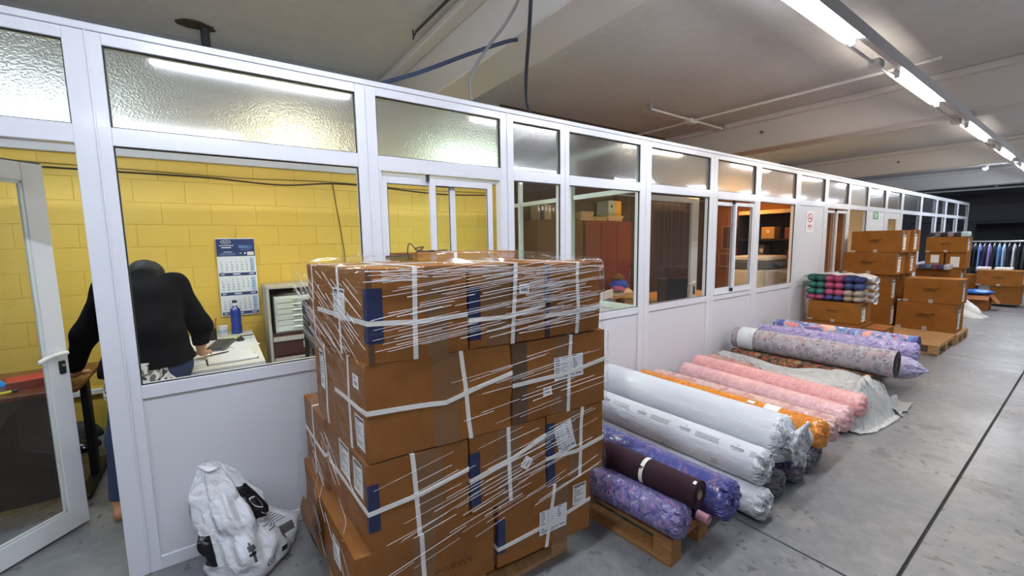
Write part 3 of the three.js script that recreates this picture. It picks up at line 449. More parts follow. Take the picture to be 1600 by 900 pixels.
function carton(name, label, group, q, y0, y1, o = {}) {
  const cx = (q[0][0] + q[2][0]) / 2, cz = (q[0][1] + q[2][1]) / 2, t = thing(name, label, 'carton', [cx, y0, cz], 0, group);
  const f0 = cartonFrame(q, y0, y1, o.wob ?? 0.004, Math.round(cx * 97 + y0 * 31)), f = (a, b, c, out) => { const p = f0(a, b, c, out); return [p[0] - cx, p[1] - y0, p[2] - cz]; };
  const W = Math.hypot(q[1][0] - q[0][0], q[1][1] - q[0][1]), D = Math.hypot(q[3][0] - q[0][0], q[3][1] - q[0][1]), H = y1 - y0;
  const n = o.seg ?? 6, g = new THREE.BoxGeometry(1, 1, 1, n, n, n), p = g.attributes.position, uv = g.attributes.uv, nor = g.attributes.normal, ou = (cx * 3.7) % 1, ov = (y0 * 2.3) % 1;
  for (let i = 0; i < p.count; i++) {
    const a = p.getX(i) + 0.5, b = p.getY(i) + 0.5, c = 0.5 - p.getZ(i), nx = Math.abs(nor.getX(i)), ny = Math.abs(nor.getY(i));
    uv.setXY(i, (nx > 0.5 ? c * D : a * W) * 1.6 + ou, (ny > 0.5 ? c * D : b * H) * 1.6 + ov); const w = f(a, b, c); p.setXYZ(i, w[0], w[1], w[2]);
  }
  g.computeVertexNormals(); part('carton_body', g, o.mat || M.cardA, t);
  const sheet = (face, u0, u1, v0, v1, out, nu = 3, nv = 3, rot = 0) => { const um = (u0 + u1) / 2, vm = (v0 + v1) / 2, fw = face === 'left' || face === 'right' ? D : W, fh = face === 'top' ? D : H; return gridSurface(nu, nv, (u, v) => {
    let du = lerp(u0, u1, u) - um, dv = lerp(v0, v1, v) - vm; if (rot) { const X = du * fw, Y = dv * fh, c = Math.cos(rot), s = Math.sin(rot); du = (X * c - Y * s) / fw; dv = (X * s + Y * c) / fh; }
    const A = um + du, B = vm + dv; return face === 'front' ? f(A, B, 0, out) : face === 'left' ? f(0, B, 1 - A, out) : face === 'right' ? f(1, B, A, out) : f(A, 1, B, out); }); };
  for (const [face, u0, u1, v0, v1, m] of o.tapes || []) part('packing_tape', sheet(face, u0, u1, v0, v1, 0.0012, 4, 6), m || M.tapeDark, t);
  for (const [face, u0, u1, v0, v1, kind, rot] of o.labels || []) part('paper_label', sheet(face, u0, u1, v0, v1, 0.0022, 3, 3, rot || 0), M[kind], t, 'white printed paper label');
  for (const [face, u0, u1, v0, v1] of o.print || []) part('printed_mark', sheet(face, u0, u1, v0, v1, 0.0014, 3, 3), M.cartonPrint, t, 'black printed lettering');
  for (const [face, u0, u1, v0, v1] of o.writing || []) part('printed_mark', sheet(face, u0, u1, v0, v1, 0.0014, 3, 3), M.handwriting, t, 'faint brown handwriting');
  const band = (path, w, out, dir) => { // path: unit places; dir: unit step across the band, in metres
    const P = []; path.forEach((k, i) => { const nx = path[(i + 1) % path.length]; const st = 5; for (let j = 0; j < st; j++) P.push(k.map((v, m) => lerp(v, nx[m], j / st))); }); P.push(path[0]);
    const L = P.length, pos = [], idx = [];
    for (const k of P) for (const [s, h] of [[-1, 0.001], [-1, 0.0034], [1, 0.0034], [1, 0.001]]) { const e = k.map((v, m) => v + dir[m] * s * w / 2); pos.push(...f(e[0], e[1], e[2], out + h)); }
    for (let i = 0; i < L - 1; i++) for (let s = 0; s < 4; s++) { const A = i * 4 + s, B = i * 4 + (s + 1) % 4; idx.push(A, A + 4, B, B, A + 4, B + 4); }
    const G = new THREE.BufferGeometry(); G.setAttribute('position', new THREE.Float32BufferAttribute(pos, 3)); G.setIndex(idx); return toCreasedNormals(G, 0.6);
  };
  for (const [a0, a1] of o.vstraps || []) part('strap', band([[a0, 0, 0], [a1, 1, 0], [a1, 1, 1], [a0, 0, 1]], 0.018, 0, [1 / W, 0, 0]), M.strap, t, 'white strapping band');
  for (const [c0, c1] of o.sstraps || []) part('strap', band([[0, 0, c0], [0, 1, c1], [1, 1, c1], [1, 0, c0]], 0.018, 0, [0, 0, 1 / D]), M.strap, t, 'white strapping band');
  for (const [bl, bf, br] of o.hstraps || []) part('strap', band([[0, bl, 0.001], [0.5, bf, 0], [1, br, 0.001], [1, bl, 1], [0, bl, 1]], 0.018, 0, [0, 1 / H, 0]), M.strap, t, 'white strapping band');
  for (const [b0, b1, wf, wl] of o.guards || []) part('edge_guard', merge([sheet('front', 0, wf / W, b0, b1, 0.0018, 2, 5), gridSurface(2, 5, (u, v) => f(0, lerp(b0, b1, v), lerp(wl / D, 0, u), 0.0018))]), M.blueGuard, t, 'blue plastic edge guard');
  return t;
}
M.shipLabel = std(0xffffff, 0.6, { map: tx.shipLabel }); M.smallLabel = std(0xffffff, 0.6, { map: tx.smallLabel }); M.tallLabel = std(0xffffff, 0.6, { map: tx.tallLabel });
M.cartonPrint = std(0xffffff, 0.8, { map: tx.cartonPrint, transparent: true }); M.handwriting = std(0xffffff, 0.8, { map: tx.handwriting, transparent: true });

// ------------------------------------------------------------------ pallets
function pallet(label, x, z, turn, L, Wd, boards, o = {}) {   // boards run along local z (length L); width Wd along local x
  const t = thing('wooden_pallet', label, 'pallet', [x, 0, z], turn), bw = o.bw || 0.1, H = 0.144, m = o.mat || M.wood;
  const bg = uvMetres(bevelBox(bw, 0.022, L, 0.002), 1.2), cg = uvMetres(bevelBox(Wd, 0.022, 0.1, 0.002).clone(), 1.2), kg = uvMetres(bevelBox(0.1, 0.078, 0.1, 0.003), 1.7);
  for (let i = 0; i < boards; i++) { const b = part('slat', bg, m, t); b.position.set(-Wd / 2 + bw / 2 + (Wd - bw) * i / (boards - 1), H - 0.011, 0); }
  for (const k of [-1, 0, 1]) { const c = part('bearer', cg, m, t); c.position.set(0, H - 0.033, k * (L / 2 - 0.05)); for (const j of [-1, 0, 1]) { const b = part('block', kg, m, t); b.position.set(j * (Wd / 2 - 0.05), 0.061, k * (L / 2 - 0.05)); } }
  for (const j of [-1, 0, 1]) { const b = part('bottom_board', bg, m, t); b.position.set(j * (Wd / 2 - 0.05), 0.011, 0); }
  for (const j of [-1, 1]) for (const k of [-1, 1]) for (const d of [-0.02, 0.02]) part('nail', move(cyl(0.0035, 0.0035, 0.002, 6), j * (Wd / 2 - 0.05) + d, H + 0.0008, k * (L / 2 - 0.05) - d), M.nail, t);
  return t;
}
// ------------------------------------------------------------------ the wrapped pallet of cartons
const SF = (s) => [0.39 + 0.9972 * s, 1.09 + 0.075 * s];                     // along the front of the stack
const back = (p, d, k = 0) => [p[0] + 0.075 * d * k, p[1] - d];               // straight back from it
pallet('wooden pallet under the film wrapped stack of cartons', 0.86, 0.60, Math.PI / 2 - 0.04, 1.06, 0.96, 5, {});
const quadF = (s0, s1, d, l = 0, r = 0) => [SF(s0), SF(s1), back([SF(s1)[0] + r, SF(s1)[1]], d), back([SF(s0)[0] + l, SF(s0)[1]], d)];
const G1 = 'strapped cartons in the film wrapped stack';
// layer 1, on the pallet
carton('strapped_carton', 'strapped carton at the bottom of the wrapped stack, with faint handwriting on its front', G1, quadF(-0.06, 0.52, 0.5, -0.02), 0.146, 0.44, { wob: 0.007, tapes: [['front', 0.38, 0.54, 0, 1, M.tape]], vstraps: [[0.46, 0.44]], writing: [['front', 0.5, 0.86, 0.28, 0.46]], labels: [['left', 0.4, 0.6, 0.4, 0.8, 'tallLabel']] });
carton('strapped_carton', 'bottom carton of the wrapped stack with two white labels, nearest the fabric rolls', G1, quadF(0.54, 1.07, 0.5), 0.146, 0.44, { wob: 0.006, tapes: [['front', 0.58, 0.74, 0, 1, M.tape]], vstraps: [[0.5, 0.58]], hstraps: [[0.3, 0.36, 0.5]], labels: [['front', 0.42, 0.72, 0.22, 0.62, 'shipLabel'], ['front', 0.79, 0.95, 0.5, 0.86, 'tallLabel']], guards: [[0.22, 0.76, 0.035, 0.02]] });
carton('strapped_carton', 'bottom carton at the partition side of the wrapped stack, its flap torn open', G1, [[0.30, 0.57], [0.85, 0.6], [0.86, 0.16], [0.31, 0.13]], 0.146, 0.43, { wob: 0.009 });
carton('strapped_carton', 'bottom carton hidden at the back corner of the wrapped stack', G1, [[0.88, 0.6], [1.42, 0.64], [1.43, 0.18], [0.88, 0.16]], 0.146, 0.44, {});
// layer 2
carton('strapped_carton', 'second layer corner carton with two side labels and a blue edge guard', G1, quadF(0, 0.405, 0.52, -0.03), 0.444, 0.785, { tapes: [['front', 0.44, 0.72, 0, 1, M.tape]], vstraps: [[0.47, 0.42]], hstraps: [[0.46, 0.50, 0.62]], labels: [['left', 0.36, 0.62, 0.55, 0.98, 'tallLabel'], ['left', 0.7, 0.9, 0.55, 0.95, 'tallLabel']], guards: [[0.24, 0.78, 0.04, 0.02]] });
carton('strapped_carton', 'strapped carton in the middle of the second layer with a small tilted sticker', G1, quadF(0.415, 0.80, 0.52), 0.444, 0.785, { tapes: [['front', 0.34, 0.62, 0, 1, M.tape]], vstraps: [[0.5, 0.48]], hstraps: [[0.45, 0.56, 0.75]], labels: [['front', 0.66, 0.8, 0.38, 0.52, 'smallLabel', 0.9]], guards: [[0.1, 0.8, 0.045, 0.02]] });
carton('strapped_carton', 'strapped carton on the second layer with a tilted label, above the carton with two labels', G1, quadF(0.81, 1.155, 0.52), 0.444, 0.785, { tapes: [['front', 0.4, 0.62, 0, 1, M.tape]], vstraps: [[0.56, 0.62]], hstraps: [[0.4, 0.38, 0.46]], labels: [['front', 0.16, 0.46, 0.42, 0.86, 'shipLabel', 0.25]], guards: [[0.02, 0.9, 0.045, 0.02]] });
carton('strapped_carton', 'second layer carton at the partition side of the wrapped stack', G1, [[0.345, 0.55], [0.93, 0.585], [0.93, 0.17], [0.33, 0.14]], 0.444, 0.79, { sstraps: [[0.5, 0.5]], hstraps: [[0.5, 0.5, 0.5]] });
carton('strapped_carton', 'second layer carton hidden at the back corner of the wrapped stack', G1, [[0.95, 0.6], [1.53, 0.63], [1.53, 0.18], [0.95, 0.16]], 0.444, 0.785, {});
// layer 3
carton('strapped_carton', 'large dented strapped carton on the third layer with a tall side label', G1, quadF(0.01, 0.615, 0.36, -0.022), 0.79, 1.16, { wob: 0.009, seg: 10, tapes: [['front', 0.42, 0.6, 0, 1, M.tape]], vstraps: [[0.68, 0.62]], hstraps: [[0.52, 0.46, 0.66]], sstraps: [[0.5, 0.5]], labels: [['left', 0.66, 0.92, 0.08, 0.44, 'tallLabel'], ['left', 0.66, 0.84, 0.72, 0.86, 'smallLabel']] });
carton('strapped_carton', 'strapped carton on the third layer with a wide shipping label under its straps', G1, quadF(0.63, 1.165, 0.36), 0.79, 1.155, { tapes: [['front', 0.42, 0.6, 0, 1, M.tape], ['front', 0, 0.14, 0, 1, M.tapeDark]], vstraps: [[0.57, 0.6]], hstraps: [[0.5, 0.5, 0.6]], labels: [['front', 0.42, 0.74, 0.44, 0.74, 'shipLabel', 0.03], ['front', 0.30, 0.39, 0.27, 0.38, 'smallLabel']] });
carton('strapped_carton', 'third layer carton at the partition side of the wrapped stack with a side label', G1, [[0.375, 0.715], [0.95, 0.76], [0.95, 0.30], [0.357, 0.41]], 0.79, 1.155, { sstraps: [[0.4, 0.4]], labels: [['left', 0.3, 0.52, 0.4, 0.9, 'tallLabel']] });
carton('strapped_carton', 'third layer carton hidden at the back corner of the wrapped stack', G1, [[0.97, 0.78], [1.56, 0.8], [1.56, 0.34], [0.97, 0.32]], 0.79, 1.15, {});
// layer 4
carton('strapped_carton', 'strapped carton at the top corner of the wrapped stack with a long blue edge guard', G1, [[0.42, 1.094], [0.806, 1.122], [0.79, 0.60], [0.355, 0.585]], 1.164, 1.51, { wob: 0.006, seg: 8, tapes: [['front', 0.56, 0.78, 0, 1, M.tape], ['front', 0, 0.05, 0, 1, M.tapeDark]], vstraps: [[0.44, 0.46]], hstraps: [[0.44, 0.40, 0.42]], sstraps: [[0.5, 0.5]], labels: [['left', 0.38, 0.62, 0.4, 0.76, 'tallLabel']], guards: [[0.22, 0.80, 0.055, 0.03]] });
carton('strapped_carton', 'strapped carton in the middle of the top layer with a small sticker, tightly wrapped', G1, quadF(0.43, 0.80, 0.52), 1.164, 1.505, { wob: 0.006, tapes: [['front', 0.52, 0.6, 0, 1, M.tapeDark], ['front', 0.2, 0.48, 0, 1, M.tape]], vstraps: [[0.54, 0.6]], hstraps: [[0.35, 0.34, 0.44]], labels: [['front', 0.64, 0.78, 0.62, 0.74, 'smallLabel']], guards: [[0.1, 0.75, 0.05, 0.02]] });
carton('strapped_carton', 'strapped carton at the top end of the wrapped stack facing the fabric rolls', G1, quadF(0.81, 1.125, 0.52), 1.164, 1.495, { wob: 0.007, vstraps: [[0.55, 0.58]], tapes: [['front', 0.0, 0.06, 0, 1, M.blueGuard]], hstraps: [[0.3, 0.3, 0.35]] });
carton('strapped_carton', 'top layer carton at the partition side of the wrapped stack', G1, [[0.36, 0.575], [0.79, 0.59], [0.80, 0.22], [0.38, 0.2]], 1.164, 1.50, { sstraps: [[0.5, 0.5]] });
carton('strapped_carton', 'tallest carton at the back of the wrapped stack, its orange brown top showing', G1, [[0.83, 0.59], [1.42, 0.62], [1.40, 0.22], [0.82, 0.2]], 1.158, 1.545, { mat: M.cardC, vstraps: [[0.35, 0.35]] });
{ // a torn flap at the foot of the stack
  const f = single('cardboard_flap', gridSurface(4, 6, (u, v) => [0.285 - 0.035 * Math.sin(v * 2.6) - 0.012 * u, 0.20 + 0.20 * v, 0.62 - 0.20 * u + 0.03 * v]), std(0x6e4a2c, 0.8, { side: THREE.DoubleSide }), 'torn cardboard flap sticking out of the wrapped stack beside the white bag', 'cardboard');
  const d = thing('handheld_device', 'small flat black device with trailing wires lying on top of the wrapped cartons', 'device', [0.78, 1.507, 0.50], 0.3);
  part('case', move(soft(0.15, 0.022, 0.08, 0.006), 0, 0.02, 0), M.black, d); part('wire', tube([[0.07, 0.03, 0], [0.13, 0.07, 0.02], [0.10, 0.06, -0.02], [0.18, 0.045, 0.0], [0.26, 0.05, 0.03], [0.33, 0.048, -0.01]], 0.004, 6, 40), std(0x5d4a3a, 0.7), d); part('wire', tube([[0.05, 0.03, -0.02], [0.06, 0.09, -0.01], [0.09, 0.05, 0.02], [0.2, 0.05, 0.02]], 0.003, 6, 30), M.darkGrey, d);
}
// the stretch film round the whole stack: one sheet, tightened over each layer
{
  const rings = [ // y, [front left, front right, back right, back left]
    [0.20, [[0.325, 1.095], [1.47, 1.185], [1.47, 0.12], [0.27, 0.09]]], [0.42, [[0.335, 1.10], [1.475, 1.19], [1.5, 0.12], [0.28, 0.09]]],
    [0.47, [[0.376, 1.10], [1.552, 1.19], [1.55, 0.13], [0.305, 0.10]]], [0.76, [[0.378, 1.10], [1.556, 1.19], [1.55, 0.13], [0.31, 0.10]]],
    [0.82, [[0.39, 1.105], [1.565, 1.19], [1.58, 0.27], [0.335, 0.34]]], [1.13, [[0.392, 1.105], [1.567, 1.192], [1.58, 0.27], [0.335, 0.36]]],
    [1.19, [[0.405, 1.108], [1.53, 1.185], [1.50, 0.17], [0.315, 0.30]]], [1.36, [[0.405, 1.108], [1.535, 1.19], [1.50, 0.17], [0.285, 0.34]]], [1.50, [[0.408, 1.108], [1.525, 1.188], [1.48, 0.17], [0.29, 0.36]]], [1.516, [[0.425, 1.093], [1.51, 1.172], [1.46, 0.20], [0.33, 0.36]]], [1.550, [[0.62, 0.66], [1.42, 0.68], [1.42, 0.20], [0.62, 0.30]]],
  ];
  const ringAt = (y) => { let i = 0; while (i < rings.length - 2 && rings[i + 1][0] < y) i++; const [ya, A] = rings[i], [yb, B] = rings[i + 1], t = smooth(ya, yb, y); return A.map((p, k) => [lerp(p[0], B[k][0], t), lerp(p[1], B[k][1], t)]); };
  const NU = 240, NV = 150, g = new THREE.PlaneGeometry(1, 1, NU, NV), p = g.attributes.position, uv = g.attributes.uv;
  const at = (u, y) => { const q = ringAt(y), s = ((u % 1) + 1) % 1 * 4, k = Math.min(3, Math.floor(s)), t = s - k, a = q[k], b = q[(k + 1) % 4]; return [lerp(a[0], b[0], t), lerp(a[1], b[1], t)]; };
  for (let i = 0; i < p.count; i++) {
    const u = uv.getX(i), v = uv.getY(i), y = v < 0.94 ? lerp(0.20, 1.516, v / 0.94) : lerp(1.516, 1.550, (v - 0.94) / 0.06), [x, z] = at(u, y), n = (u > 0.7 ? 0.009 : 0.005) * vnoise3(u * 40, y * 26, 0, 5) + 0.003 * vnoise3(u * 90, y * 70, 1, 9), cx = 0.93, cz = 0.64, L = Math.hypot(x - cx, z - cz);
    const low = y < 0.30 ? 0.05 * vnoise3(u * 9, 0, 3, 4) : 0;
    p.setXYZ(i, x + (x - cx) / L * n, y + low * (0.30 - y) * 8 + (v > 0.94 ? 0.010 : 0.002) * vnoise3(u * 34, v * 60, 1, 3), z + (z - cz) / L * n); uv.setXY(i, u * 5, y * 1.3);
  }
  g.computeVertexNormals();
  const film = thing('stretch_film', 'clear stretch film wrapped tightly round the stack of strapped cartons', 'plastic film', [0, 0, 0]);
  part('film_sheet', g, M.film, film, 'clear wrinkled plastic film');
  // stretched creases of the film
  const crease = [], ridge = (u0, u1, y0, y1, r) => { const pts = []; for (let k = 0; k <= 8; k++) { const t = k / 8, y = lerp(y0, y1, t), [x, z] = at(lerp(u0, u1, t), y), L = Math.hypot(x - 0.93, z - 0.64); pts.push(V(x + (x - 0.93) / L * 0.0045, y, z + (z - 0.64) / L * 0.0045)); } const c = new THREE.CatmullRomCurve3(pts); crease.push(new THREE.TubeGeometry(c, 12, r, 4, false)); };
  const bandOf = (n, ua, ub, ya, yb, la, lb, sl) => { for (let i = 0; i < n; i++) { const u = rr(ua, ub), l = rr(la, lb), y = rr(ya, yb); ridge(u, u + l, y, y + sl * l * 4 + rr(-0.008, 0.008), rr(0.0006, 0.0015)); } };
  bandOf(46, 0.005, 0.13, 1.19, 1.49, 0.03, 0.11, 0.12); bandOf(110, 0.12, 0.21, 1.20, 1.47, 0.02, 0.06, 0.08); bandOf(24, 0.07, 0.2, 0.83, 1.12, 0.02, 0.09, 0.12); bandOf(34, 0.09, 0.18, 0.48, 0.74, 0.02, 0.08, 0.22); bandOf(14, 0.0, 0.1, 0.46, 0.74, 0.03, 0.09, 0.25); bandOf(18, 0.01, 0.2, 0.30, 0.47, 0.03, 0.09, 0.3);
  bandOf(95, 0.76, 0.97, 1.18, 1.49, 0.01, 0.05, -0.4); bandOf(60, 0.0, 0.24, 1.46, 1.512, 0.01, 0.05, 0.0); bandOf(18, 0.80, 0.98, 0.3, 0.8, 0.02, 0.06, -0.6);
  const c = part('film_creases', merge(crease), M.filmFold, film, 'shiny stretched creases'); c.userData.kind = 'stuff';
  // the loose twisted end of film at the corner over the rolls' pallet
  part('film_tail', gridSurface(6, 10, (u, v) => [1.50 + 0.10 * u + 0.02 * Math.sin(v * 9), 0.46 - 0.22 * v + 0.03 * u, 1.19 - 0.05 * u + 0.012 * Math.sin(v * 14 + u * 5)]), M.film, film);
}

// ------------------------------------------------------------------ the white printed sack
{
  tx.sack = canvasTex(1024, 1024, (g, w, h) => {
    g.fillStyle = '#e6e8ec'; g.fillRect(0, 0, w, h); const R = (u0, u1, v0, v1, c) => { g.fillStyle = c; g.fillRect(u0 * w, (1 - v1) * h, (u1 - u0) * w, (v1 - v0) * h); };
    R(0.02, 0.15, 0.42, 0.70, '#15161a'); g.strokeStyle = '#e3e3e3'; g.lineWidth = 9; g.beginPath(); g.ellipse(0.085 * w, 0.46 * h, 34, 46, 0, 0, 7); g.stroke(); g.lineWidth = 4; g.beginPath(); g.arc(0.085 * w, 0.53 * h, 30, 0.2, 2.8); g.stroke();
    g.fillStyle = '#474d63'; for (let i = 0; i < 6; i++) g.fillRect(0.012 * w, (0.60 + i * 0.018) * h, (0.09 + 0.03 * (i % 2)) * w, 6); g.fillStyle = '#6d6a66'; g.fillRect(0.01 * w, 0.74 * h, 0.07 * w, 0.09 * h); g.fillStyle = '#222'; g.fillRect(0.09 * w, 0.86 * h, 0.03 * w, 0.04 * h);
    R(0.40, 0.47, 0.16, 0.42, '#15161a'); g.fillStyle = '#5b5e68'; g.fillRect(0.235 * w, 0.66 * h, 9, 0.16 * h); g.fillRect(0.225 * w, 0.68 * h, 26, 40); g.fillStyle = '#23252b'; g.fillRect(0.23 * w, 0.73 * h, 24, 22);
    g.strokeStyle = '#2b2d33'; g.lineWidth = 5; g.beginPath(); g.arc(0.18 * w, 0.89 * h, 24, 0, 7); g.stroke(); g.beginPath(); g.arc(0.18 * w, 0.89 * h, 10, 0, 7); g.stroke();
  }, true);
  const m = phys(0xf2f2f2, 0.3, { map: tx.sack, side: THREE.DoubleSide, bumpMap: tiled(tx.crumple, 2.2, 1.2), bumpScale: 0.010 });
  const prof = [[0, 0.0, 0.045, 0], [0.006, 0.15, 0.05, 0], [0.05, 0.172, 0.055, 0.03], [0.14, 0.178, 0.055, 0.09], [0.26, 0.165, 0.045, 0.15], [0.40, 0.145, 0.015, 0.23], [0.55, 0.128, -0.015, 0.32], [0.70, 0.105, -0.045, 0.40], [0.84, 0.078, -0.07, 0.47], [0.92, 0.058, -0.085, 0.505], [0.97, 0.042, -0.095, 0.53], [1, 0.012, -0.098, 0.545]];
  const at = (v) => { let i = 0; while (i < prof.length - 2 && prof[i + 1][0] < v) i++; const a = prof[i], b = prof[i + 1], t = clamp((v - a[0]) / (b[0] - a[0]), 0, 1); return a.map((q, k) => lerp(q, b[k], t)); };
  const g = gridSurface(72, 56, (u, v) => {
    const [, r, cx, y] = at(v), th = u * 6.28318, X = Math.cos(th), Z = Math.sin(th), w = Math.sin(Math.PI * clamp(v, 0.03, 1));
    const n = 0.055 * (Math.abs(vnoise3(X * 2.1 + 5, y * 7, Z * 2.1 + 7, 3)) - 0.35) + 0.024 * vnoise3(X * 5 + 9, y * 15, Z * 5 + 9, 7), fold = 0.012 * Math.abs(Math.sin(th * 3.5 + y * 6)) * smooth(0.25, 0.8, v);
    const R = Math.max(0.004, r + (n - fold) * clamp(w * 1.6, 0, 1) * (r / 0.15)), sq = 1 + 0.10 * Math.cos(th * 4 + 0.6);
    const flat = lerp(0.9, 0.3, smooth(0.35, 0.95, v)); return [cx + X * R * sq, Math.max(0, y + 0.006 * vnoise3(X * 4, Z * 4, 1, 5) * w), Z * R * flat * sq - 0.11 * v];
  });
  const t = thing('plastic_sack', 'crumpled white plastic sack with black printed panels, leaning against the partition', 'bag', [-0.02, 0.001, 0.225]);
  part('sack_body', g, m, t);
  part('folded_corner', move(gridSurface(8, 8, (u, v) => [-0.06 + 0.075 * u - 0.02 * v, 0.50 + 0.035 * v - 0.03 * u * v, -0.095 + 0.03 * Math.sin(u * 3) * (1 - v)]), -0.06, 0.01, 0.0), phys(0xe6e8ec, 0.35, { side: THREE.DoubleSide }), t, 'folded corner of the sack mouth');
}
// ------------------------------------------------------------------ fabric rolls
const G2 = 'fabric rolls laid out along the partition';
function roll(label, A, B, r, m, o = {}) {
  const t = thing('fabric_roll', label, 'fabric roll', A, 0, G2), d = V(B[0] - A[0], B[1] - A[1], B[2] - A[2]), L = d.length(); d.normalize();
  t.quaternion.setFromUnitVectors(V(0, 0, 1), d);
  const sz = o.tile || 0.6, lump = o.lump ?? 0.02, sd = Math.round(A[0] * 100), flat = o.flat || 0;
  const rad = (th, z) => r * (1 + lump * vnoise3(Math.cos(th) * 1.6 + 4, z * 5, Math.sin(th) * 1.6 + 4, sd) + lump * 0.5 * vnoise3(Math.cos(th) * 4 + 9, z * 14, Math.sin(th) * 4, sd + 3));
  const body = gridSurface(44, Math.round(L * 24), (u, v) => { const th = u * 6.28318, z = v * L, R = rad(th, z) * (v < 0.012 ? 0.97 : 1); return [Math.cos(th) * R, Math.sin(th) * R * (1 - flat), z]; });
  const uv = body.attributes.uv; for (let i = 0; i < uv.count; i++) { const th = uv.getX(i) * 6.28318; uv.setXY(i, uv.getY(i) * L / sz + (o.shift || 0), (o.v0 ?? 0.68) - (th - (o.th0 ?? 2.36)) * r / (o.tileV || sz)); }
  part('cloth_body', body, m, t);
  const em = o.endMat || m, cap = (z, dirn, prof, fold, nF) => gridSurface(52, prof.length * 3 - 3, (u, v) => {
    const th = u * 6.28318, s = v * (prof.length - 1), i = Math.min(prof.length - 2, Math.floor(s)), q = s - i, zz = lerp(prof[i][0], prof[i + 1][0], q), k = lerp(prof[i][1], prof[i + 1][1], q), e = clamp(v * 2.5, 0, 1);
    const f = fold * e * (0.6 * Math.sin(th * nF + sd) + 0.5 * vnoise3(Math.cos(th) * 3.4 + 5, v * 6, Math.sin(th) * 3.4 + 5, sd + 1)), R = lerp(rad(th, L), r, e) * k * (1 + f);
    return [Math.cos(th) * R, Math.sin(th) * R * (1 - flat), z + dirn * (zz * r + f * r * 0.35)]; });
  const capUv = (g) => { const p = g.attributes.position, w = g.attributes.uv; for (let i = 0; i < w.count; i++) w.setXY(i, 0.5 + p.getX(i) / (r * 2.2), 0.5 + p.getY(i) / (r * 2.2)); return g; };
  const backCap = cap(0, -1, [[0, 0.97], [0.02, 0.6], [0.02, 0.001]], 0, 3); part('far_end', capUv(backCap), em, t);
  if (o.end === 'gather') part('gathered_end', capUv(cap(L, 1, [[0, 1], [0.16, 0.98], [0.34, 0.82], [0.44, 0.5], [0.40, 0.18], [0.5, 0.1], [0.52, 0.002]], 0.16, 9)), em, t, o.endLabel || 'crumpled gathered plastic end');
  else if (o.end === 'bow') part('gathered_end', capUv(cap(L, 1, [[0, 1], [0.14, 1.0], [0.3, 0.86], [0.42, 0.55], [0.5, 0.42], [0.62, 0.6], [0.86, 0.86], [0.92, 0.5], [0.72, 0.1], [0.7, 0.002]], 0.17, 5)), em, t, o.endLabel || 'twisted plastic end like a bow');
  else if (o.end === 'tail') part('gathered_end', capUv(cap(L, 1, [[0, 1], [0.3, 0.92], [0.7, 0.66], [1.1, 0.34], [1.35, 0.14], [1.5, 0.18], [1.55, 0.002]], 0.14, 7)), em, t, 'pinched clear plastic tail');
  else { // flat end with its cardboard core
    part('cloth_end', gridSurface(44, 8, (u, v) => { const th = u * 6.28318, R = lerp(rad(th, L), 0.022, v); return [Math.cos(th) * R, Math.sin(th) * R * (1 - flat), L + 0.004 * Math.sin(v * 40) * (v > 0 && v < 1 ? 1 : 0)]; }), em, t);
    const c = part('core', move(new THREE.CylinderGeometry(0.024, 0.024, 0.06, 18, 1, true).rotateX(Math.PI / 2), 0, 0, L - 0.028 + (o.coreOut || 0)), o.core || std(0xb9a68c, 0.8, { side: THREE.DoubleSide }), t, 'cardboard core tube');
    part('core_hole', move(new THREE.CircleGeometry(0.0215, 18), 0, 0, L - 0.03), M.black, t);
  }
  for (const z of o.bands || []) part('tie_band', move(new THREE.CylinderGeometry(r * 1.02, r * 1.02, 0.022, 40, 1, true).rotateX(Math.PI / 2), 0, 0, z * L), std(0xe9e6d8, 0.5, { side: THREE.DoubleSide }), t, 'white tie band');
  for (const [z, th, w, h, mt] of o.tags || []) { const g = gridSurface(3, 3, (u, v) => { const a = th + (v - 0.5) * h / r, R = r * 1.012 + 0.002; return [Math.cos(a) * R, Math.sin(a) * R, z * L + (u - 0.5) * w]; }); part('paper_tag', g, mt || M.paperWhite, t, 'small white paper tag'); }
  return t;
}
pallet('old wooden pallet carrying the violet fabric rolls beside the cartons', 1.98, 0.86, 0.08, 1.2, 0.66, 4, { mat: M.woodOld, bw: 0.11 });
const whiteWrap = phys(0xffffff, 0.3, { map: tx.wrapPrint, bumpMap: tx.crumple, bumpScale: 0.005 }), whiteWrapEnd = phys(0xffffff, 0.26, { map: tx.endPrint, bumpMap: tx.crumple, bumpScale: 0.02, side: THREE.DoubleSide });
const plainWrap = phys(0xd5d8dd, 0.28, { bumpMap: tx.crumple, bumpScale: 0.014 });
const clearEnd = phys(0xb4b9c6, 0.2, { map: tx.paisley, bumpMap: tx.crumple, bumpScale: 0.03, side: THREE.DoubleSide });
const maroon = std(0x2c0f1d, 0.95, { bumpMap: tx.weave, bumpScale: 0.001 });
roll('violet and pink printed fabric roll in clear film on the edge of the old pallet', [1.600, 0.231, 0.12], [1.745, 0.231, 1.49], 0.085, wrapped(tx.violet, { color: 0xd6d2da, bumpScale: 0.016 }), { tile: 0.75, end: 'gather', tags: [[0.985, 1.0, 0.04, 0.05]] });
roll('dark maroon velvet roll with a white tie band lying on the violet roll', [1.70, 0.362, 0.12], [1.828, 0.362, 1.545], 0.068, maroon, { end: 'flat', bands: [0.80], lump: 0.03, tags: [[0.99, 1.9, 0.015, 0.02]] });
roll('slim dark violet roll with a pink core tube sticking out under the maroon roll', [1.86, 0.194, 0.12], [1.915, 0.194, 1.46], 0.048, wrapped(tx.indigo, { color: 0x8880b0 }), { end: 'flat', coreOut: 0.085, core: std(0xd79aa8, 0.6, { side: THREE.DoubleSide }) });
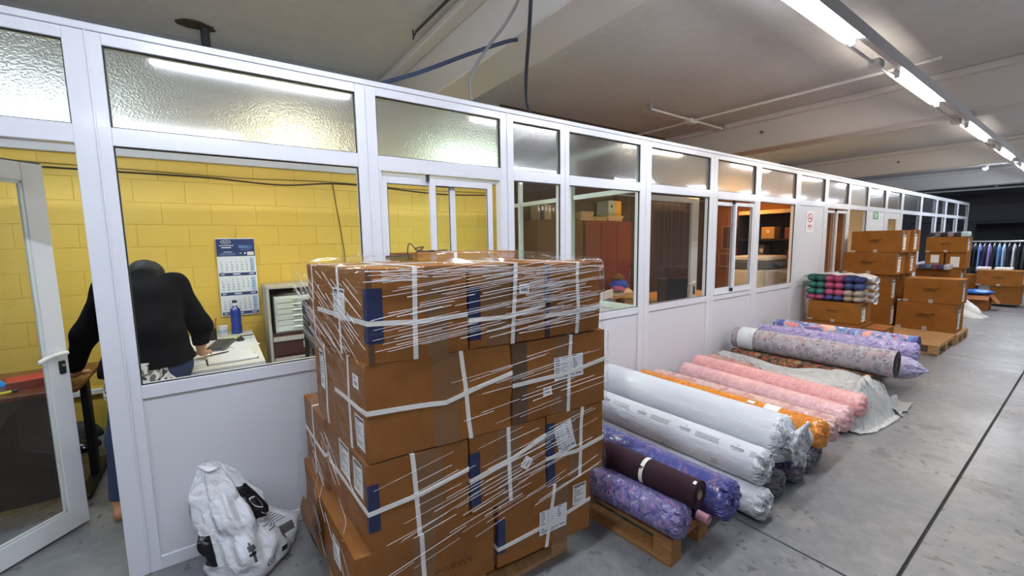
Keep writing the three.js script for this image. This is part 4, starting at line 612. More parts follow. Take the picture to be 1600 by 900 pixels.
roll('blue violet fabric roll in shiny clear film beside the maroon roll', [2.02, 0.253, 0.12], [2.062, 0.253, 1.55], 0.106, wrapped(tx.indigo, { color: 0xc9c6d2, bumpScale: 0.014 }), { tile: 0.9, end: 'gather', endMat: wrapped(tx.indigo, { color: 0xd8d8ee, bumpScale: 0.04 }) });
roll('white wrapped roll lying on the floor under the printed white roll', [2.43, 0.094, 0.12], [2.425, 0.094, 1.57], 0.092, plainWrap, { end: 'gather', endMat: whiteWrapEnd });
roll('white wrapped roll with a line of black printing along its length', [2.46, 0.282, 0.12], [2.485, 0.282, 1.53], 0.106, whiteWrap, { tile: 1.0, tileV: 0.5, v0: 0.68, th0: 2.2, shift: 0.42, end: 'gather', endMat: whiteWrapEnd, lump: 0.012 });
roll('thick white wrapped roll on top of the row with a twisted printed end', [2.775, 0.352, 0.1], [2.785, 0.352, 1.50], 0.150, phys(0xffffff, 0.3, { map: tiled(tx.wrapPrint, 1, 1), bumpMap: tx.crumple, bumpScale: 0.006 }), { tile: 1.42, tileV: 0.8, v0: 0.06, th0: 2.2, end: 'bow', endMat: whiteWrapEnd, lump: 0.025 });
roll('blue grey roll in clear film on the floor below the thick white roll', [2.70, 0.092, 0.12], [2.715, 0.092, 1.52], 0.088, wrapped(tx.paisley, { color: 0x9aa2bc }), { end: 'gather', endMat: clearEnd });
roll('second blue grey roll in clear film on the floor below the thick white roll', [2.95, 0.095, 0.12], [2.985, 0.095, 1.53], 0.09, wrapped(tx.bluecoral, { color: 0x9098b0 }), { end: 'gather', endMat: clearEnd });
roll('small film wrapped roll on the floor below the orange roll', [3.17, 0.085, 0.12], [3.20, 0.085, 1.52], 0.082, wrapped(tx.paisley, { color: 0xa8a8bc }), { end: 'gather', endMat: clearEnd });
roll('slim film wrapped roll on the floor beside the peach roll', [3.37, 0.078, 0.12], [3.385, 0.078, 1.5], 0.075, wrapped(tx.rose, { color: 0xc2b4b8 }), { end: 'gather', endMat: clearEnd });
roll('orange dotted fabric roll with green motifs lying beside the thick white roll', [3.275, 0.257, 0.1], [3.285, 0.257, 1.55], 0.1, wrapped(tx.orange), { tile: 0.55, end: 'gather', tags: [[0.70, 1.9, 0.05, 0.03], [0.80, 1.8, 0.10, 0.07]] });
roll('pale peach roll in clear film behind the orange roll', [3.49, 0.232, 0.1], [3.50, 0.232, 1.55], 0.093, wrapped(tx.rose), { end: 'gather', tile: 0.5 });
roll('pink textured fabric roll in clear film, the wider of the pink pair', [3.97, 0.19, 0.1], [4.07, 0.125, 1.46], 0.116, wrapped(tx.pink), { end: 'gather', tile: 0.5, flat: 0.04 });
roll('slim coral pink fabric roll resting behind the wider pink roll', [4.20, 0.24, 0.1], [4.285, 0.19, 1.5], 0.104, wrapped(tx.pink, { color: 0xfff0ec }), { end: 'gather', tile: 0.5 });
roll('pale rose speckled roll half covered by the white plastic sheet', [4.47, 0.20, 0.1], [4.53, 0.13, 1.3], 0.11, wrapped(tx.rose, { color: 0xe6d6d2 }), { end: 'gather' });
pallet('wooden pallet hidden under the grey paisley and lilac rolls', 5.55, 0.72, 0, 1.1, 1.3, 7);
roll('brown flowered roll under the grey paisley roll', [4.93, 0.226, 0.12], [4.93, 0.226, 1.42], 0.08, cloth(blobs(512, '#6b5140', ['#8d6a4b', '#3c2a22', '#a8875f', '#b5552f', '#54402f'], 200, 0.03, 0.1, 83)), { end: 'flat', tile: 0.4 });
roll('second brown flowered roll under the grey paisley roll', [5.13, 0.226, 0.12], [5.13, 0.226, 1.40], 0.08, cloth(tx.paisley, 0.85, { color: 0x9b8577 }), { end: 'flat', tile: 0.5 });
roll('grey paisley roll with a white plastic cuff lying on top of the other rolls', [5.03, 0.418, 0.1], [5.03, 0.418, 1.56], 0.125, cloth(tx.paisley), { end: 'flat', tile: 0.95, endMat: M.black });
roll('lilac printed roll with a pinched clear tail beside the grey paisley roll', [5.50, 0.262, 0.1], [5.62, 0.262, 1.5], 0.115, wrapped(tx.lilac), { end: 'tail', tile: 0.6 });
roll('lavender fabric roll lying on the lilac roll beside the blue and coral roll', [5.66, 0.40, 0.1], [5.80, 0.40, 1.52], 0.098, wrapped(tx.lilac, { color: 0xf2ecff }), { end: 'gather', tile: 0.6 });
roll('slim roll beneath the blue and coral printed roll', [5.86, 0.215, 0.12], [5.92, 0.215, 1.3], 0.07, cloth(tx.lilac), { end: 'flat' });
roll('second slim roll beneath the blue and coral printed roll', [6.16, 0.215, 0.12], [6.16, 0.215, 1.3], 0.07, cloth(tx.bluecoral), { end: 'flat' });
roll('blue and coral printed fabric roll lying nearest the stacked cartons', [6.08, 0.392, 0.1], [6.10, 0.392, 1.5], 0.122, cloth(tx.bluecoral), { end: 'flat', tile: 1.3, endMat: std(0x4a4c66, 0.9), tags: [[0.52, 1.9, 0.05, 0.03]] });
{ // the white plastic cuff on the paisley roll
  single('plastic_cuff', move(new THREE.CylinderGeometry(0.134, 0.132, 0.17, 40, 3, true).rotateX(Math.PI / 2), 5.03, 0.418, 0.26), phys(0xe4e9ea, 0.3, { side: THREE.DoubleSide, bumpMap: tx.crumple, bumpScale: 0.01 }), 'white plastic cuff round the grey paisley roll near the partition', 'plastic cuff');
  // the opened white plastic sheet
  const hgt = (x, z) => { const bump = (cx, cy, r) => { const d = Math.abs(x - cx); return d < r ? cy + Math.sqrt(r * r - d * d) : 0; }; return Math.max(bump(4.50, lerp(0.2, 0.14, z / 1.4), 0.125), bump(4.24, 0.2, 0.06), bump(4.80, 0.16, 0.12)); };
  const m = phys(0xcdcecb, 0.33, { side: THREE.DoubleSide, bumpMap: tiled(tx.crumple, 2.2, 3), bumpScale: 0.03 });
  const ridge = (a, b, c) => 1 - Math.abs(vnoise3(a, b, c, 31)), g = gridSurface(80, 130, (u, v) => {
    const z = 0.18 + 1.40 * v, end = smooth(0.60, 0.95, v), lo = lerp(4.48, 4.12, smooth(0.1, 0.85, v)) - 0.02 * Math.sin(z * 8), hi = lerp(4.72, 5.16, smooth(0.45, 1, v)), x = lerp(lo, hi, u);
    let y = Math.max(hgt(x, z) + 0.012, lerp(0.335, 0.27, v) * Math.sin(Math.PI * clamp(u * 0.9 + 0.1, 0, 1)) ** 0.6);
    const fall = 1 - smooth(0.84, 1.0, v) ** 1.5, edge = smooth(0, 0.16, u);
    y = y * fall * lerp(0.35 + 0.5 * (1 - end), 1, edge);
    const fold = 0.012 * ridge(u * 3, z * 2.2, 1) + end * (0.12 * ridge(u * 3.1 + z * 2, z * 3.2 - u * 2, 3) ** 3 + 0.055 * ridge(u * 8 - z * 3, z * 9, 5) ** 3);
    return [x + 0.03 * vnoise3(u * 6, z * 7, 2, 7) * end, Math.max(0.006 + 0.012 * Math.abs(vnoise3(u * 9, z * 9, 5, 3)), y - 0.05 * end + fold * (0.25 + 0.75 * fall)), z + 0.08 * end * Math.sin(u * 3.1) + 0.035 * vnoise3(u * 7, z * 5, 1, 11) * end];
  });
  const t = thing('plastic_sheet', 'opened white plastic sheet spread over the pale rose roll and onto the floor', 'plastic sheet', [0, 0, 0]); part('sheet_body', g, m, t);
  part('sheet_corner', gridSurface(24, 24, (u, v) => { const x = 4.84 + 0.42 * u, z = 1.36 + 0.30 * v - 0.02 * u; return [x, 0.012 + (0.24 * (1 - v) ** 1.3 * Math.sin(Math.PI * clamp(0.15 + u * 0.75, 0, 1)) + 0.10 * ridge(u * 4 + v, v * 4, 7) ** 3) * (1 - 0.75 * v), z + 0.02 * vnoise3(u * 7, v * 3, 2, 5)]; }), m, t, 'second fold of the sheet on the floor');
}

// ------------------------------------------------------------------ printed cartons further along the partition
const G3 = 'printed cartons stacked along the partition';
const qx = (x, d, z0, z1) => [[x, z0], [x, z1], [x + d, z1], [x + d, z0]];
const far = (label, x, d, z0, z1, y0, y1, o = {}) => carton('printed_carton', label, o.group || G3, qx(x, d, z0, z1), y0, y1, { wob: 0.003, mat: o.mat || M.cardC, seg: 3, print: o.noPrint ? [] : [['front', 0.30, 0.70, 0.40, 0.66]], tapes: o.noPrint ? [] : [['front', 0.0, 0.10, 0, 0.1, M.clearTape], ['front', 0.46, 0.54, 0, 0.15, M.clearTape], ['right', 0.36, 0.64, 0.76, 1, M.tapeDark], ['front', 0.93, 1, 0.72, 1, M.tape]], labels: o.noPrint ? o.labels : [['right', 0.12, 0.46, 0.12, 0.8, 'tallLabel'], ...(o.labels || [])] });
far('printed carton under the bagged towels, beside the printed rolls', 7.05, 0.45, 0.12, 0.73, 0.395, 0.68);
far('low flat carton under the carton with the bagged towels', 7.0, 0.55, 0.08, 0.76, 0.146, 0.385, { noPrint: true, mat: M.cardB, labels: [['right', 0.1, 0.3, 0.2, 0.8, 'tallLabel']] });
far('small end carton beside the flat carton under the bagged towels', 7.1, 0.45, 0.78, 0.98, 0.146, 0.36, { noPrint: true, mat: M.cardB, labels: [['right', 0.2, 0.5, 0.2, 0.8, 'tallLabel']] });
pallet('wooden pallet under the carton with the bagged towels', 7.34, 0.56, 0, 1.0, 0.62, 5);
pallet('bare wooden slatted pallet in front of the two printed cartons', 8.18, 0.92, 0, 0.98, 1.02, 9, { bw: 0.075 });
pallet('wooden pallet under the tall stack of printed cartons', 9.1, 0.66, 0, 1.55, 0.76, 7);
// tall stack against the partition
far('topmost printed carton of the tall stack against the partition', 8.62, 0.42, 0.13, 0.76, 1.33, 1.67);
far('printed carton second from the top of the tall stack against the partition', 8.56, 0.45, 0.05, 0.73, 0.985, 1.325);
far('printed carton third from the top of the tall stack against the partition', 8.6, 0.42, 0.06, 0.68, 0.565, 0.98);
far('printed carton at the bottom of the tall stack against the partition', 8.6, 0.42, 0.06, 0.69, 0.146, 0.56);
far('carton behind the topmost carton of the tall stack', 9.06, 0.40, 0.16, 0.80, 1.33, 1.68);
far('carton behind the second carton of the tall stack', 9.04, 0.42, 0.12, 0.78, 0.985, 1.325);
far('carton behind the third carton of the tall stack', 9.04, 0.42, 0.10, 0.74, 0.565, 0.98);
// the two beside it on the aisle
far('upper printed carton of the pair on the aisle side of the tall stack', 8.80, 0.44, 0.79, 1.42, 0.57, 0.935);
far('lower printed carton of the pair, standing on the pallet by the aisle', 8.78, 0.46, 0.73, 1.40, 0.146, 0.565);
// the stack behind them
const G4 = 'cartons stacked behind the printed pair';
far('topmost carton behind the printed pair, with dark folded cloth on it', 10.5, 0.4, 0.69, 1.20, 1.285, 1.555, { group: G4 });
far('left of two cartons with white paper labels behind the printed pair', 10.52, 0.4, 0.69, 0.93, 1.0, 1.28, { group: G4, noPrint: true, labels: [['front', 0.3, 0.75, 0.35, 0.85, 'paperWhite']] });
far('right of two cartons with white paper labels behind the printed pair', 10.52, 0.4, 0.95, 1.20, 1.0, 1.28, { group: G4, noPrint: true, labels: [['front', 0.25, 0.7, 0.1, 0.75, 'paperWhite']] });
far('carton under the dark folded cloth behind the printed pair', 10.35, 0.55, 0.61, 1.17, 0.72, 0.99, { group: G4 });
far('carton near the bottom of the stack behind the printed pair', 10.35, 0.55, 0.61, 1.17, 0.40, 0.715, { group: G4 });
far('bottom carton of the stack behind the printed pair', 10.35, 0.55, 0.61, 1.17, 0.03, 0.395, { group: G4 });
function clothPack(label, x, y, z0, z1, d, cols) {
  const t = thing('cloth_bundle', label, 'cloth bundle', [x, y, z0]), W = z1 - z0;
  cols.forEach((c, i) => { const w = W / cols.length; part('folded_cloth', move(soft(d, 0.07 + 0.02 * (i % 2), w * 0.98, 0.02), d / 2, 0.042, w * (i + 0.5)), std(c, 0.85), t); });
  part('plastic_cover', gridSurface(8, 14, (u, v) => [d * (u * 1.04 - 0.02), 0.09 + 0.012 * Math.abs(vnoise3(u * 4, v * 9, 1, 5)) - 0.085 * (2 * Math.abs(v - 0.5)) ** 8, W * v]), M.film, t, 'clear plastic cover');
  return t;
}
clothPack('dark folded cloths in clear plastic on the topmost carton behind the printed pair', 10.5, 1.557, 0.70, 1.19, 0.38, [0x35344a, 0x6d6470, 0x2b2734, 0x8c8590, 0x2d3a42, 0xb9d0d4]);
clothPack('mixed folded cloths between the cartons behind the printed pair', 10.20, 0.995, 0.60, 1.06, 0.28, [0x8c7f78, 0x4b4770, 0x58707a, 0x6d3b52, 0x4b3f6e, 0xb9b6c2]);

// bagged rolled towels: each layer is one clear pack of six rolls
{
  const teal = std(0x3f8078, 0.9, { bumpMap: tx.weave, bumpScale: 0.003 }), pink = std(0xc25a86, 0.9, { bumpMap: tx.weave, bumpScale: 0.003 }), blue = std(0x4a5992, 0.9, { bumpMap: tx.weave, bumpScale: 0.003 }), beige = std(0xb3a698, 0.9, { bumpMap: tx.weave, bumpScale: 0.003 });
  const rollGeo = (L, r, s) => gridSurface(20, 6, (u, v) => { const a = u * 6.283, e = Math.sqrt(Math.max(0, 1 - (Math.abs(v - 0.5) * 2) ** 8)) * (1 + 0.05 * vnoise3(Math.cos(a) * 2, v * 4, Math.sin(a) * 2, s)); return [v * L, Math.sin(a) * r * 0.86 * e, Math.cos(a) * r * e]; });
  const rows = [[0.684, [pink, pink, blue, blue, beige, beige], 'bottom pack of pink and blue towels, pressed flat on the carton', 0.05], [0.765, [teal, teal, pink, pink, beige, beige], 'third pack of teal, pink and beige rolled towels in clear plastic', 0.052], [0.862, [teal, teal, pink, pink, blue, blue], 'second pack of teal, pink and blue rolled towels in clear plastic', 0.052], [0.960, [teal, teal, pink, pink, blue, blue], 'topmost pack of teal, pink and blue rolled towels in clear plastic', 0.052]];
  rows.forEach(([y, cols, label, r], k) => {
    const t = thing('towel_pack', label, 'towel pack', [7.02, y, 0.07], 0, 'bagged towel packs on the printed carton'), W = 0.66;
    cols.forEach((m, i) => { const p = part('rolled_towel', rollGeo(0.4, 0.056, k * 7 + i), m, t); p.position.set(rr(-0.008, 0.008), 0.046, 0.056 + i * W / 6); p.scale.set(1, k ? 1 : 0.85, 1); });
    part('plastic_bag', gridSurface(14, 30, (u, v) => [0.42 * u - 0.014, 0.096 + 0.006 * vnoise3(u * 6, v * 12, k, 3) - 0.09 * (2 * Math.abs(v - 0.5)) ** 10, -0.004 + (W + 0.008) * v]), M.film, t, 'clear plastic bag');
    part('bag_knot', move(gridSurface(12, 8, (u, v) => { const a = u * 6.283, R = (0.018 + 0.05 * v) * (1 + 0.3 * vnoise3(Math.cos(a) * 3, v * 3, Math.sin(a) * 3, k)); return [Math.cos(a) * R * 1.6, 0.04 + Math.sin(a) * R * 0.7, v * 0.12]; }), 0.2, 0, W - 0.005), phys(0xe8e8ea, 0.3, { side: THREE.DoubleSide, bumpMap: tx.crumple, bumpScale: 0.02 }), t, 'gathered white end of the bag');
  });
  single('plastic_sheet', gridSurface(14, 26, (u, v) => [7.0 + 0.46 * u, 1.068 + 0.012 * vnoise3(u * 5, v * 9, 1, 8) - 0.05 * (2 * Math.abs(v - 0.5)) ** 8, 0.05 + 0.76 * v]), phys(0xecebea, 0.35, { side: THREE.DoubleSide, transparent: true, opacity: 0.75, bumpMap: tx.crumple, bumpScale: 0.015 }), 'thin white plastic sheet laid over the topmost towel pack', 'plastic sheet');
}
// signs on the partition panels
{ const sign = (name, label, x0, x1, y0, y1, map) => { const t = thing(name, label, 'sign', [(x0 + x1) / 2, y0, -0.012]); part('sign_plate', move(soft(x1 - x0, y1 - y0, 0.004, 0.0015, 1), 0, (y1 - y0) / 2, 0.003), M.whitePlastic, t); part('sign_print', move(new THREE.PlaneGeometry(x1 - x0 - 0.01, y1 - y0 - 0.01), 0, (y1 - y0) / 2, 0.0056), std(0xffffff, 0.5, { map }), t); };
  sign('no_smoking_sign', 'white no smoking sign with a red ring on a partition panel', 7.14, 7.42, 1.66, 1.98, tx.noSmoke); sign('exit_sign', 'green emergency exit sign on a partition panel', 10.14, 10.46, 1.90, 2.05, tx.exit); }

// ------------------------------------------------------------------ far end: clothes rail, cartons, sack
{
  const rail = thing('clothes_rail', 'chrome clothes rail hung with dark and blue garments', 'clothes rail', [14.78, 0, 0]);
  part('rail', rod([0, 1.42, 0.3], [0, 1.42, 3.2], 0.016), M.steel, rail); for (const z of [0.32, 3.18]) { part('upright', rod([0, 0, z], [0, 1.42, z], 0.016), M.steel, rail); part('foot', rod([-0.25, 0.02, z], [0.25, 0.02, z], 0.016), M.steel, rail); }
  const cols = [[0x1d2438, 'dark navy shirt'], [0x2b5270, 'teal blue shirt'], [0x1a1c2b, 'black blouse'], [0x6e86c4, 'light blue shirt'], [0x2c2450, 'deep violet blouse'], [0x8f83c0, 'lilac blouse'], [0x1b1e30, 'midnight blue jacket'], [0x5f92c0, 'sky blue shirt'], [0xa9c3dd, 'pale blue shirt'], [0x16182a, 'black jacket'], [0xd5dde6, 'white shirt'], [0x171824, 'black coat'], [0x3a3a3f, 'charcoal coat'], [0x131318, 'black dress'], [0x1a1518, 'black waistcoat'], [0x15151b, 'black tunic'], [0x8d9c98, 'grey green blouse'], [0xb9c4c2, 'pale grey blouse'], [0x3b4750, 'slate shirt']];
  const garment = (m, L, w, s) => gridSurface(10, 12, (u, v) => { const a = u * 6.283, y = -v * L, k = smooth(0, 0.14, v), X = Math.cos(a) * (lerp(0.06, w, k) + 0.02 * v), Z = Math.sin(a) * (0.012 + 0.014 * k + 0.007 * Math.sin(a * 3 + v * 5 + s)); return [X, y + 0.02 * Math.cos(a * 2) * v, Z]; });
  cols.forEach(([c, n], i) => {
    const z = 0.62 + i * 0.075, L = 0.5 + 0.16 * hash(i, 2, 5) + (i > 10 && i < 16 ? 0.2 : 0), t = thing('hanging_garment', `${n} hanging on the clothes rail ${i < 6 ? 'behind the stacked cartons' : i < 12 ? 'over the wide open carton' : 'past the end of the wide carton'}`, 'garment', [14.78, 1.42, z], 0, 'garments on the clothes rail');
    part('garment_body', move(garment(0, L, 0.2, i), 0, -0.07, 0), std(c, 0.9, { side: THREE.DoubleSide }), t); part('hanger', merge([tube([[0, 0.016, 0], [0.014, 0.012, 0], [0.012, -0.02, 0], [0, -0.05, 0]], 0.003, 5), rod([0, -0.05, 0], [0.18, -0.11, 0], 0.005, 6), rod([0, -0.05, 0], [-0.18, -0.11, 0], 0.005, 6)]), M.whitePlastic, t);
  });
  const G5 = 'cartons by the clothes rail';
  far('wide printed carton with papers on top below the clothes rail', 14.0, 0.5, 0.93, 1.60, 0.45, 0.79, { group: G5 });
  far('low carton under the wide carton below the clothes rail', 14.02, 0.5, 1.14, 1.59, 0.06, 0.445, { group: G5, noPrint: true, mat: M.cardA });
  far('carton standing beside the wide carton below the clothes rail', 14.3, 0.4, 0.55, 0.90, 0.0, 0.66, { group: G5, noPrint: true });
  const op = thing('open_carton', 'open empty carton with a bent flap on the floor by the white sack', 'carton', [13.1, 0, 1.0]), cb = std(0xffffff, 0.8, { map: tx.card, side: THREE.DoubleSide, color: 0xead0b0 });
  for (const [a, b, c, d] of [[0, 0.012, -0.25, 0.25], [0.4, 0.412, -0.25, 0.25]]) part('side_panel', uvMetres(span(a, b, 0, 0.30, c, d, 0.001), 1.5), cb, op);
  for (const z of [-0.25, 0.238]) part('end_panel', uvMetres(span(0.012, 0.4, 0, 0.30, z, z + 0.012, 0.001), 1.5), cb, op); part('base_panel', uvMetres(span(0.012, 0.4, 0.001, 0.012, -0.238, 0.238, 0.001), 1.5), cb, op);
  const fl = part('flap', uvMetres(span(0, 0.4, 0, 0.008, 0, 0.2, 0.001), 1.5), cb, op); fl.position.set(0.0, 0.30, 0.25); fl.rotation.x = 0.9;
  const fl2 = part('flap', uvMetres(span(-0.16, 0, 0, 0.008, -0.25, 0.25, 0.001), 1.5), cb, op); fl2.position.set(0, 0.298, 0); fl2.rotation.z = 0.5;
  single('plastic_bag', gridSurface(24, 16, (u, v) => { const a = u * 6.283, k = Math.sin(Math.PI * v), n = 1 + 0.25 * vnoise3(Math.cos(a) * 3 + 4, v * 4, Math.sin(a) * 3, 3); return [13.28 + Math.cos(a) * 0.18 * k * n, 0.36 - Math.cos(Math.PI * v) * 0.055 * n, 1.0 + Math.sin(a) * 0.26 * k * n]; }), phys(0x1f62b5, 0.35), 'bright blue plastic bag lying on the open carton', 'bag');
  const sk = gridSurface(36, 24, (u, v) => { const a = u * 6.283, y = 0.5 * v, r = (0.30 * (1 - v) ** 0.75 + 0.02) * (1 + 0.22 * vnoise3(Math.cos(a) * 2 + 4, v * 3, Math.sin(a) * 2, 9) + 0.1 * vnoise3(Math.cos(a) * 6 + 4, v * 8, Math.sin(a) * 6, 5)); return [Math.cos(a) * r * 0.8, y, Math.sin(a) * r * 1.05 + 0.12 * (1 - v) * Math.max(0, Math.sin(a)) - 0.10 * v]; });
  const s = thing('plastic_sack', 'slumped white plastic sack on the floor behind the printed cartons', 'bag', [11.9, 0.001, 0.93]); part('sack_body', sk, phys(0xe2e2e0, 0.4, { side: THREE.DoubleSide }), s);
  { const t = thing('hanging_garment', 'white and turquoise blouse hanging at the near end of the clothes rail', 'garment', [14.78, 1.42, 0.5], 0.3, 'garments on the clothes rail'); part('garment_body', move(garment(0, 0.62, 0.16, 3), 0, -0.07, 0), std(0xb9d6e2, 0.9, { side: THREE.DoubleSide }), t); part('hanger', merge([tube([[0, 0.016, 0], [0.014, 0.012, 0], [0.012, -0.02, 0], [0, -0.05, 0]], 0.003, 5), rod([0, -0.05, 0], [0.15, -0.1, 0], 0.005, 6)]), M.whitePlastic, t); }
  for (const [z, w] of [[1.0, 0.2], [1.3, 0.26]]) { const p = single('paper_bundle', span(14.1, 14.4, 0.795, 0.85, z - w / 2, z + w / 2, 0.006), M.paperWhite, z < 1.1 ? 'white paper bundle on the wide carton, left of two' : 'wider white paper bundle on the wide carton, right of two', 'papers'); }
}

// ------------------------------------------------------------------ first office: desks, calendar, cabinet
{
  const dk = thing('white_desk', 'pale grey office desk below the wall calendar', 'desk', [-0.17, 0, -1.66]), dm = std(0xd3d2cc, 0.5), de = std(0x9b9a95, 0.5);
  part('desk_top', move(soft(0.82, 0.028, 1.42, 0.005), 0, 0.736, 0), dm, dk); part('edge_trim', span(-0.405, 0.405, 0.708, 0.722, -0.705, 0.705, 0.003), M.darkGrey, dk);
  part('front_panel', span(-0.38, 0.395, 0.06, 0.706, 0.665, 0.69, 0.003), de, dk); part('side_panel', span(0.375, 0.4, 0, 0.706, -0.68, 0.66, 0.003), de, dk); part('side_panel', span(-0.4, -0.38, 0, 0.706, -0.68, 0.66, 0.003), de, dk);
  for (const y of [0.52, 0.32]) { const dr = part('drawer', span(-0.05, 0.36, y, y + 0.17, 0.69, 0.70, 0.003), dm, dk); part('handle', move(soft(0.12, 0.012, 0.014, 0.004), 0.15, y + 0.13, 0.706), M.steel, dr); }
  const put = (name, label, cat, x, z, y = 0.751, turn = 0, group) => thing(name, label, cat, [x, y, z], turn, group);
  // bottle
  const b = put('drink_bottle', 'blue translucent drink bottle with a black cap on the white desk', 'bottle', 0.11, -2.24);
  part('bottle_body', new THREE.LatheGeometry([[0, 0], [0.043, 0.002], [0.046, 0.012], [0.045, 0.08], [0.042, 0.1], [0.045, 0.12], [0.046, 0.21], [0.040, 0.24], [0.022, 0.258], [0.019, 0.275]].map((q) => new THREE.Vector2(...q)), 28), phys(0x1f3f9e, 0.2, { clearcoat: 0.6 }), b);
  part('neck', move(cyl(0.018, 0.02, 0.03, 18), 0, 0.288, 0), M.whitePlastic, b); part('cap', move(cyl(0.02, 0.02, 0.022, 18), 0, 0.312, 0), M.black, b);
  const pc = put('pen_cup', 'square black pen cup full of pens beside the keyboard', 'pen cup', -0.09, -2.05); part('cup', merge([span(-0.04, 0.04, 0, 0.005, -0.04, 0.04), span(-0.04, -0.036, 0, 0.1, -0.04, 0.04), span(0.036, 0.04, 0, 0.1, -0.04, 0.04), span(-0.036, 0.036, 0, 0.1, -0.04, -0.036), span(-0.036, 0.036, 0, 0.1, 0.036, 0.04)]), M.black, pc);
  [[0xc23b2e, 0.01, 0.02, 0.18], [0xd8695c, -0.02, 0, 0.16], [0xd9d9d9, 0.02, -0.015, 0.15], [0xe08a9a, -0.01, -0.02, 0.17], [0xb8333a, 0.025, 0.015, 0.2]].forEach(([c, x, z, l]) => part('pen', rod([x * 0.6, 0.006, z * 0.6], [x * 1.8, l, z * 1.6], 0.0045, 7), std(c, 0.4), pc));
  const wc = put('paper_cup', 'white tub with a pale blue band behind the pen cup', 'tub', 0.0, -2.2); part('cup', cyl(0.04, 0.036, 0.095, 20).translate(0, 0.0475, 0), M.whitePlastic, wc); part('band', cyl(0.0405, 0.0395, 0.03, 20, true).translate(0, 0.045, 0), std(0xa9c5da, 0.5), wc);
  const kb = put('keyboard', 'dark grey keyboard on the white desk', 'keyboard', -0.03, -1.68, 0.751, 1.35); part('case', move(soft(0.42, 0.02, 0.15, 0.006), 0, 0.011, 0), std(0x5a5b58, 0.5), kb); const kg = bevelBox(0.022, 0.008, 0.022, 0.002); for (let r = 0; r < 5; r++) for (let c = 0; c < 16; c++) part('key', kg, std(0x3c3d3c, 0.5), kb).position.set(-0.19 + c * 0.0253, 0.024, -0.052 + r * 0.026);
  const ms = put('computer_mouse', 'black computer mouse behind the keyboard', 'mouse', 0.12, -1.86); part('shell', new THREE.SphereGeometry(0.035, 18, 10, 0, 6.3, 0, 1.57).scale(0.9, 0.9, 1.5), M.black, ms); part('wheel', move(cyl(0.008, 0.008, 0.006, 10).rotateZ(1.57), 0, 0.03, -0.02), M.darkGrey, ms);
  const sheetOf = (name, label, x, z, w, d, turn, n) => { const p = put(name, label, 'paper', x, z, 0.751, turn, 'papers on the white desk'); part('sheet', span(-w / 2, w / 2, 0, 0.003 * n, -d / 2, d / 2, 0.0006), M.paperWhite, p); part('sheet', move(span(-w / 2, w / 2, 0, 0.002, -d / 2, d / 2, 0.0006).rotateY(0.08), 0.004, 0.003 * n, -0.004), std(0xdadcde, 0.7), p); return p; };
  const cb = sheetOf('paper_stack', 'stack of white papers on a dark clipboard at the front of the white desk', 0.04, -1.16, 0.30, 0.21, 0.06, 3); part('clipboard', span(-0.16, 0.16, -0.0005, 0.0006, -0.115, 0.115, 0.0003), M.darkGrey, cb);
  sheetOf('paper_stack', 'white papers under a black pen in the middle of the white desk', 0.02, -1.38, 0.30, 0.21, -0.05, 2); sheetOf('paper_stack', 'loose white sheet behind the papers by the keyboard', 0.12, -1.64, 0.18, 0.24, 0.4, 1); sheetOf('paper_stack', 'rumpled receipts at the person\'s hand on the white desk', -0.25, -1.16, 0.2, 0.16, 0.7, 3);
  const pen = (label, x, z, y, turn, c) => { const p = put('pen', label, 'pen', x, z, y, turn, 'pens on the white desk'); part('barrel', move(cyl(0.005, 0.005, 0.13, 8).rotateZ(1.57), 0, 0.005, 0), std(c, 0.4), p); part('tip', move(cyl(0.001, 0.004, 0.012, 8).rotateZ(-1.57), 0.071, 0.005, 0), M.black, p); };
  pen('black pen lying on the white papers', -0.04, -1.34, 0.7615, 0.5, 0x222226); pen('yellow green marker pen near the bottle', 0.06, -2.0, 0.751, 0.2, 0xb9d13c); pen('black marker pen near the bottle', 0.16, -2.04, 0.751, 0.1, 0x1c1c20); pen('blue ballpoint pen near the bottle', 0.14, -1.92, 0.751, -0.15, 0x9fc0d8);
  // calendar on the wall
  const c = thing('wall_calendar', 'three month wall calendar with a dark blue header on the yellow wall', 'calendar', [0.165, 0.9, -2.432]); c.rotation.z = 0.0;
  part('backing_board', move(soft(0.325, 0.775, 0.006, 0.002, 1), 0, 0.3875, -0.002), M.paperWhite, c); part('calendar_print', move(new THREE.PlaneGeometry(0.32, 0.77), 0, 0.3875, 0.0018), std(0xffffff, 0.55, { map: tx.calendar }), c); part('hanging_nail', move(cyl(0.005, 0.005, 0.02, 8).rotateX(1.57), 0, 0.79, 0.0), M.darkGrey, c);
  // filing cabinet
  const f = thing('filing_cabinet', 'dark brown cabinet with a grey drawer tower in its open top', 'cabinet', [0.62, 0, -2.2]), br = std(0x4a2b28, 0.45), fr = std(0xb9b5aa, 0.5);
  part('side_panel', span(-0.26, -0.235, 0, 1.18, -0.22, 0.22, 0.003), fr, f); part('side_panel', span(0.235, 0.26, 0, 1.18, -0.22, 0.22, 0.003), fr, f); part('top_panel', span(-0.26, 0.26, 1.18, 1.205, -0.22, 0.22, 0.003), fr, f); part('back_panel', span(-0.235, 0.235, 0, 1.18, -0.22, -0.205, 0.002), M.black, f); part('shelf', span(-0.235, 0.235, 0.725, 0.745, -0.2, 0.21, 0.002), br, f);
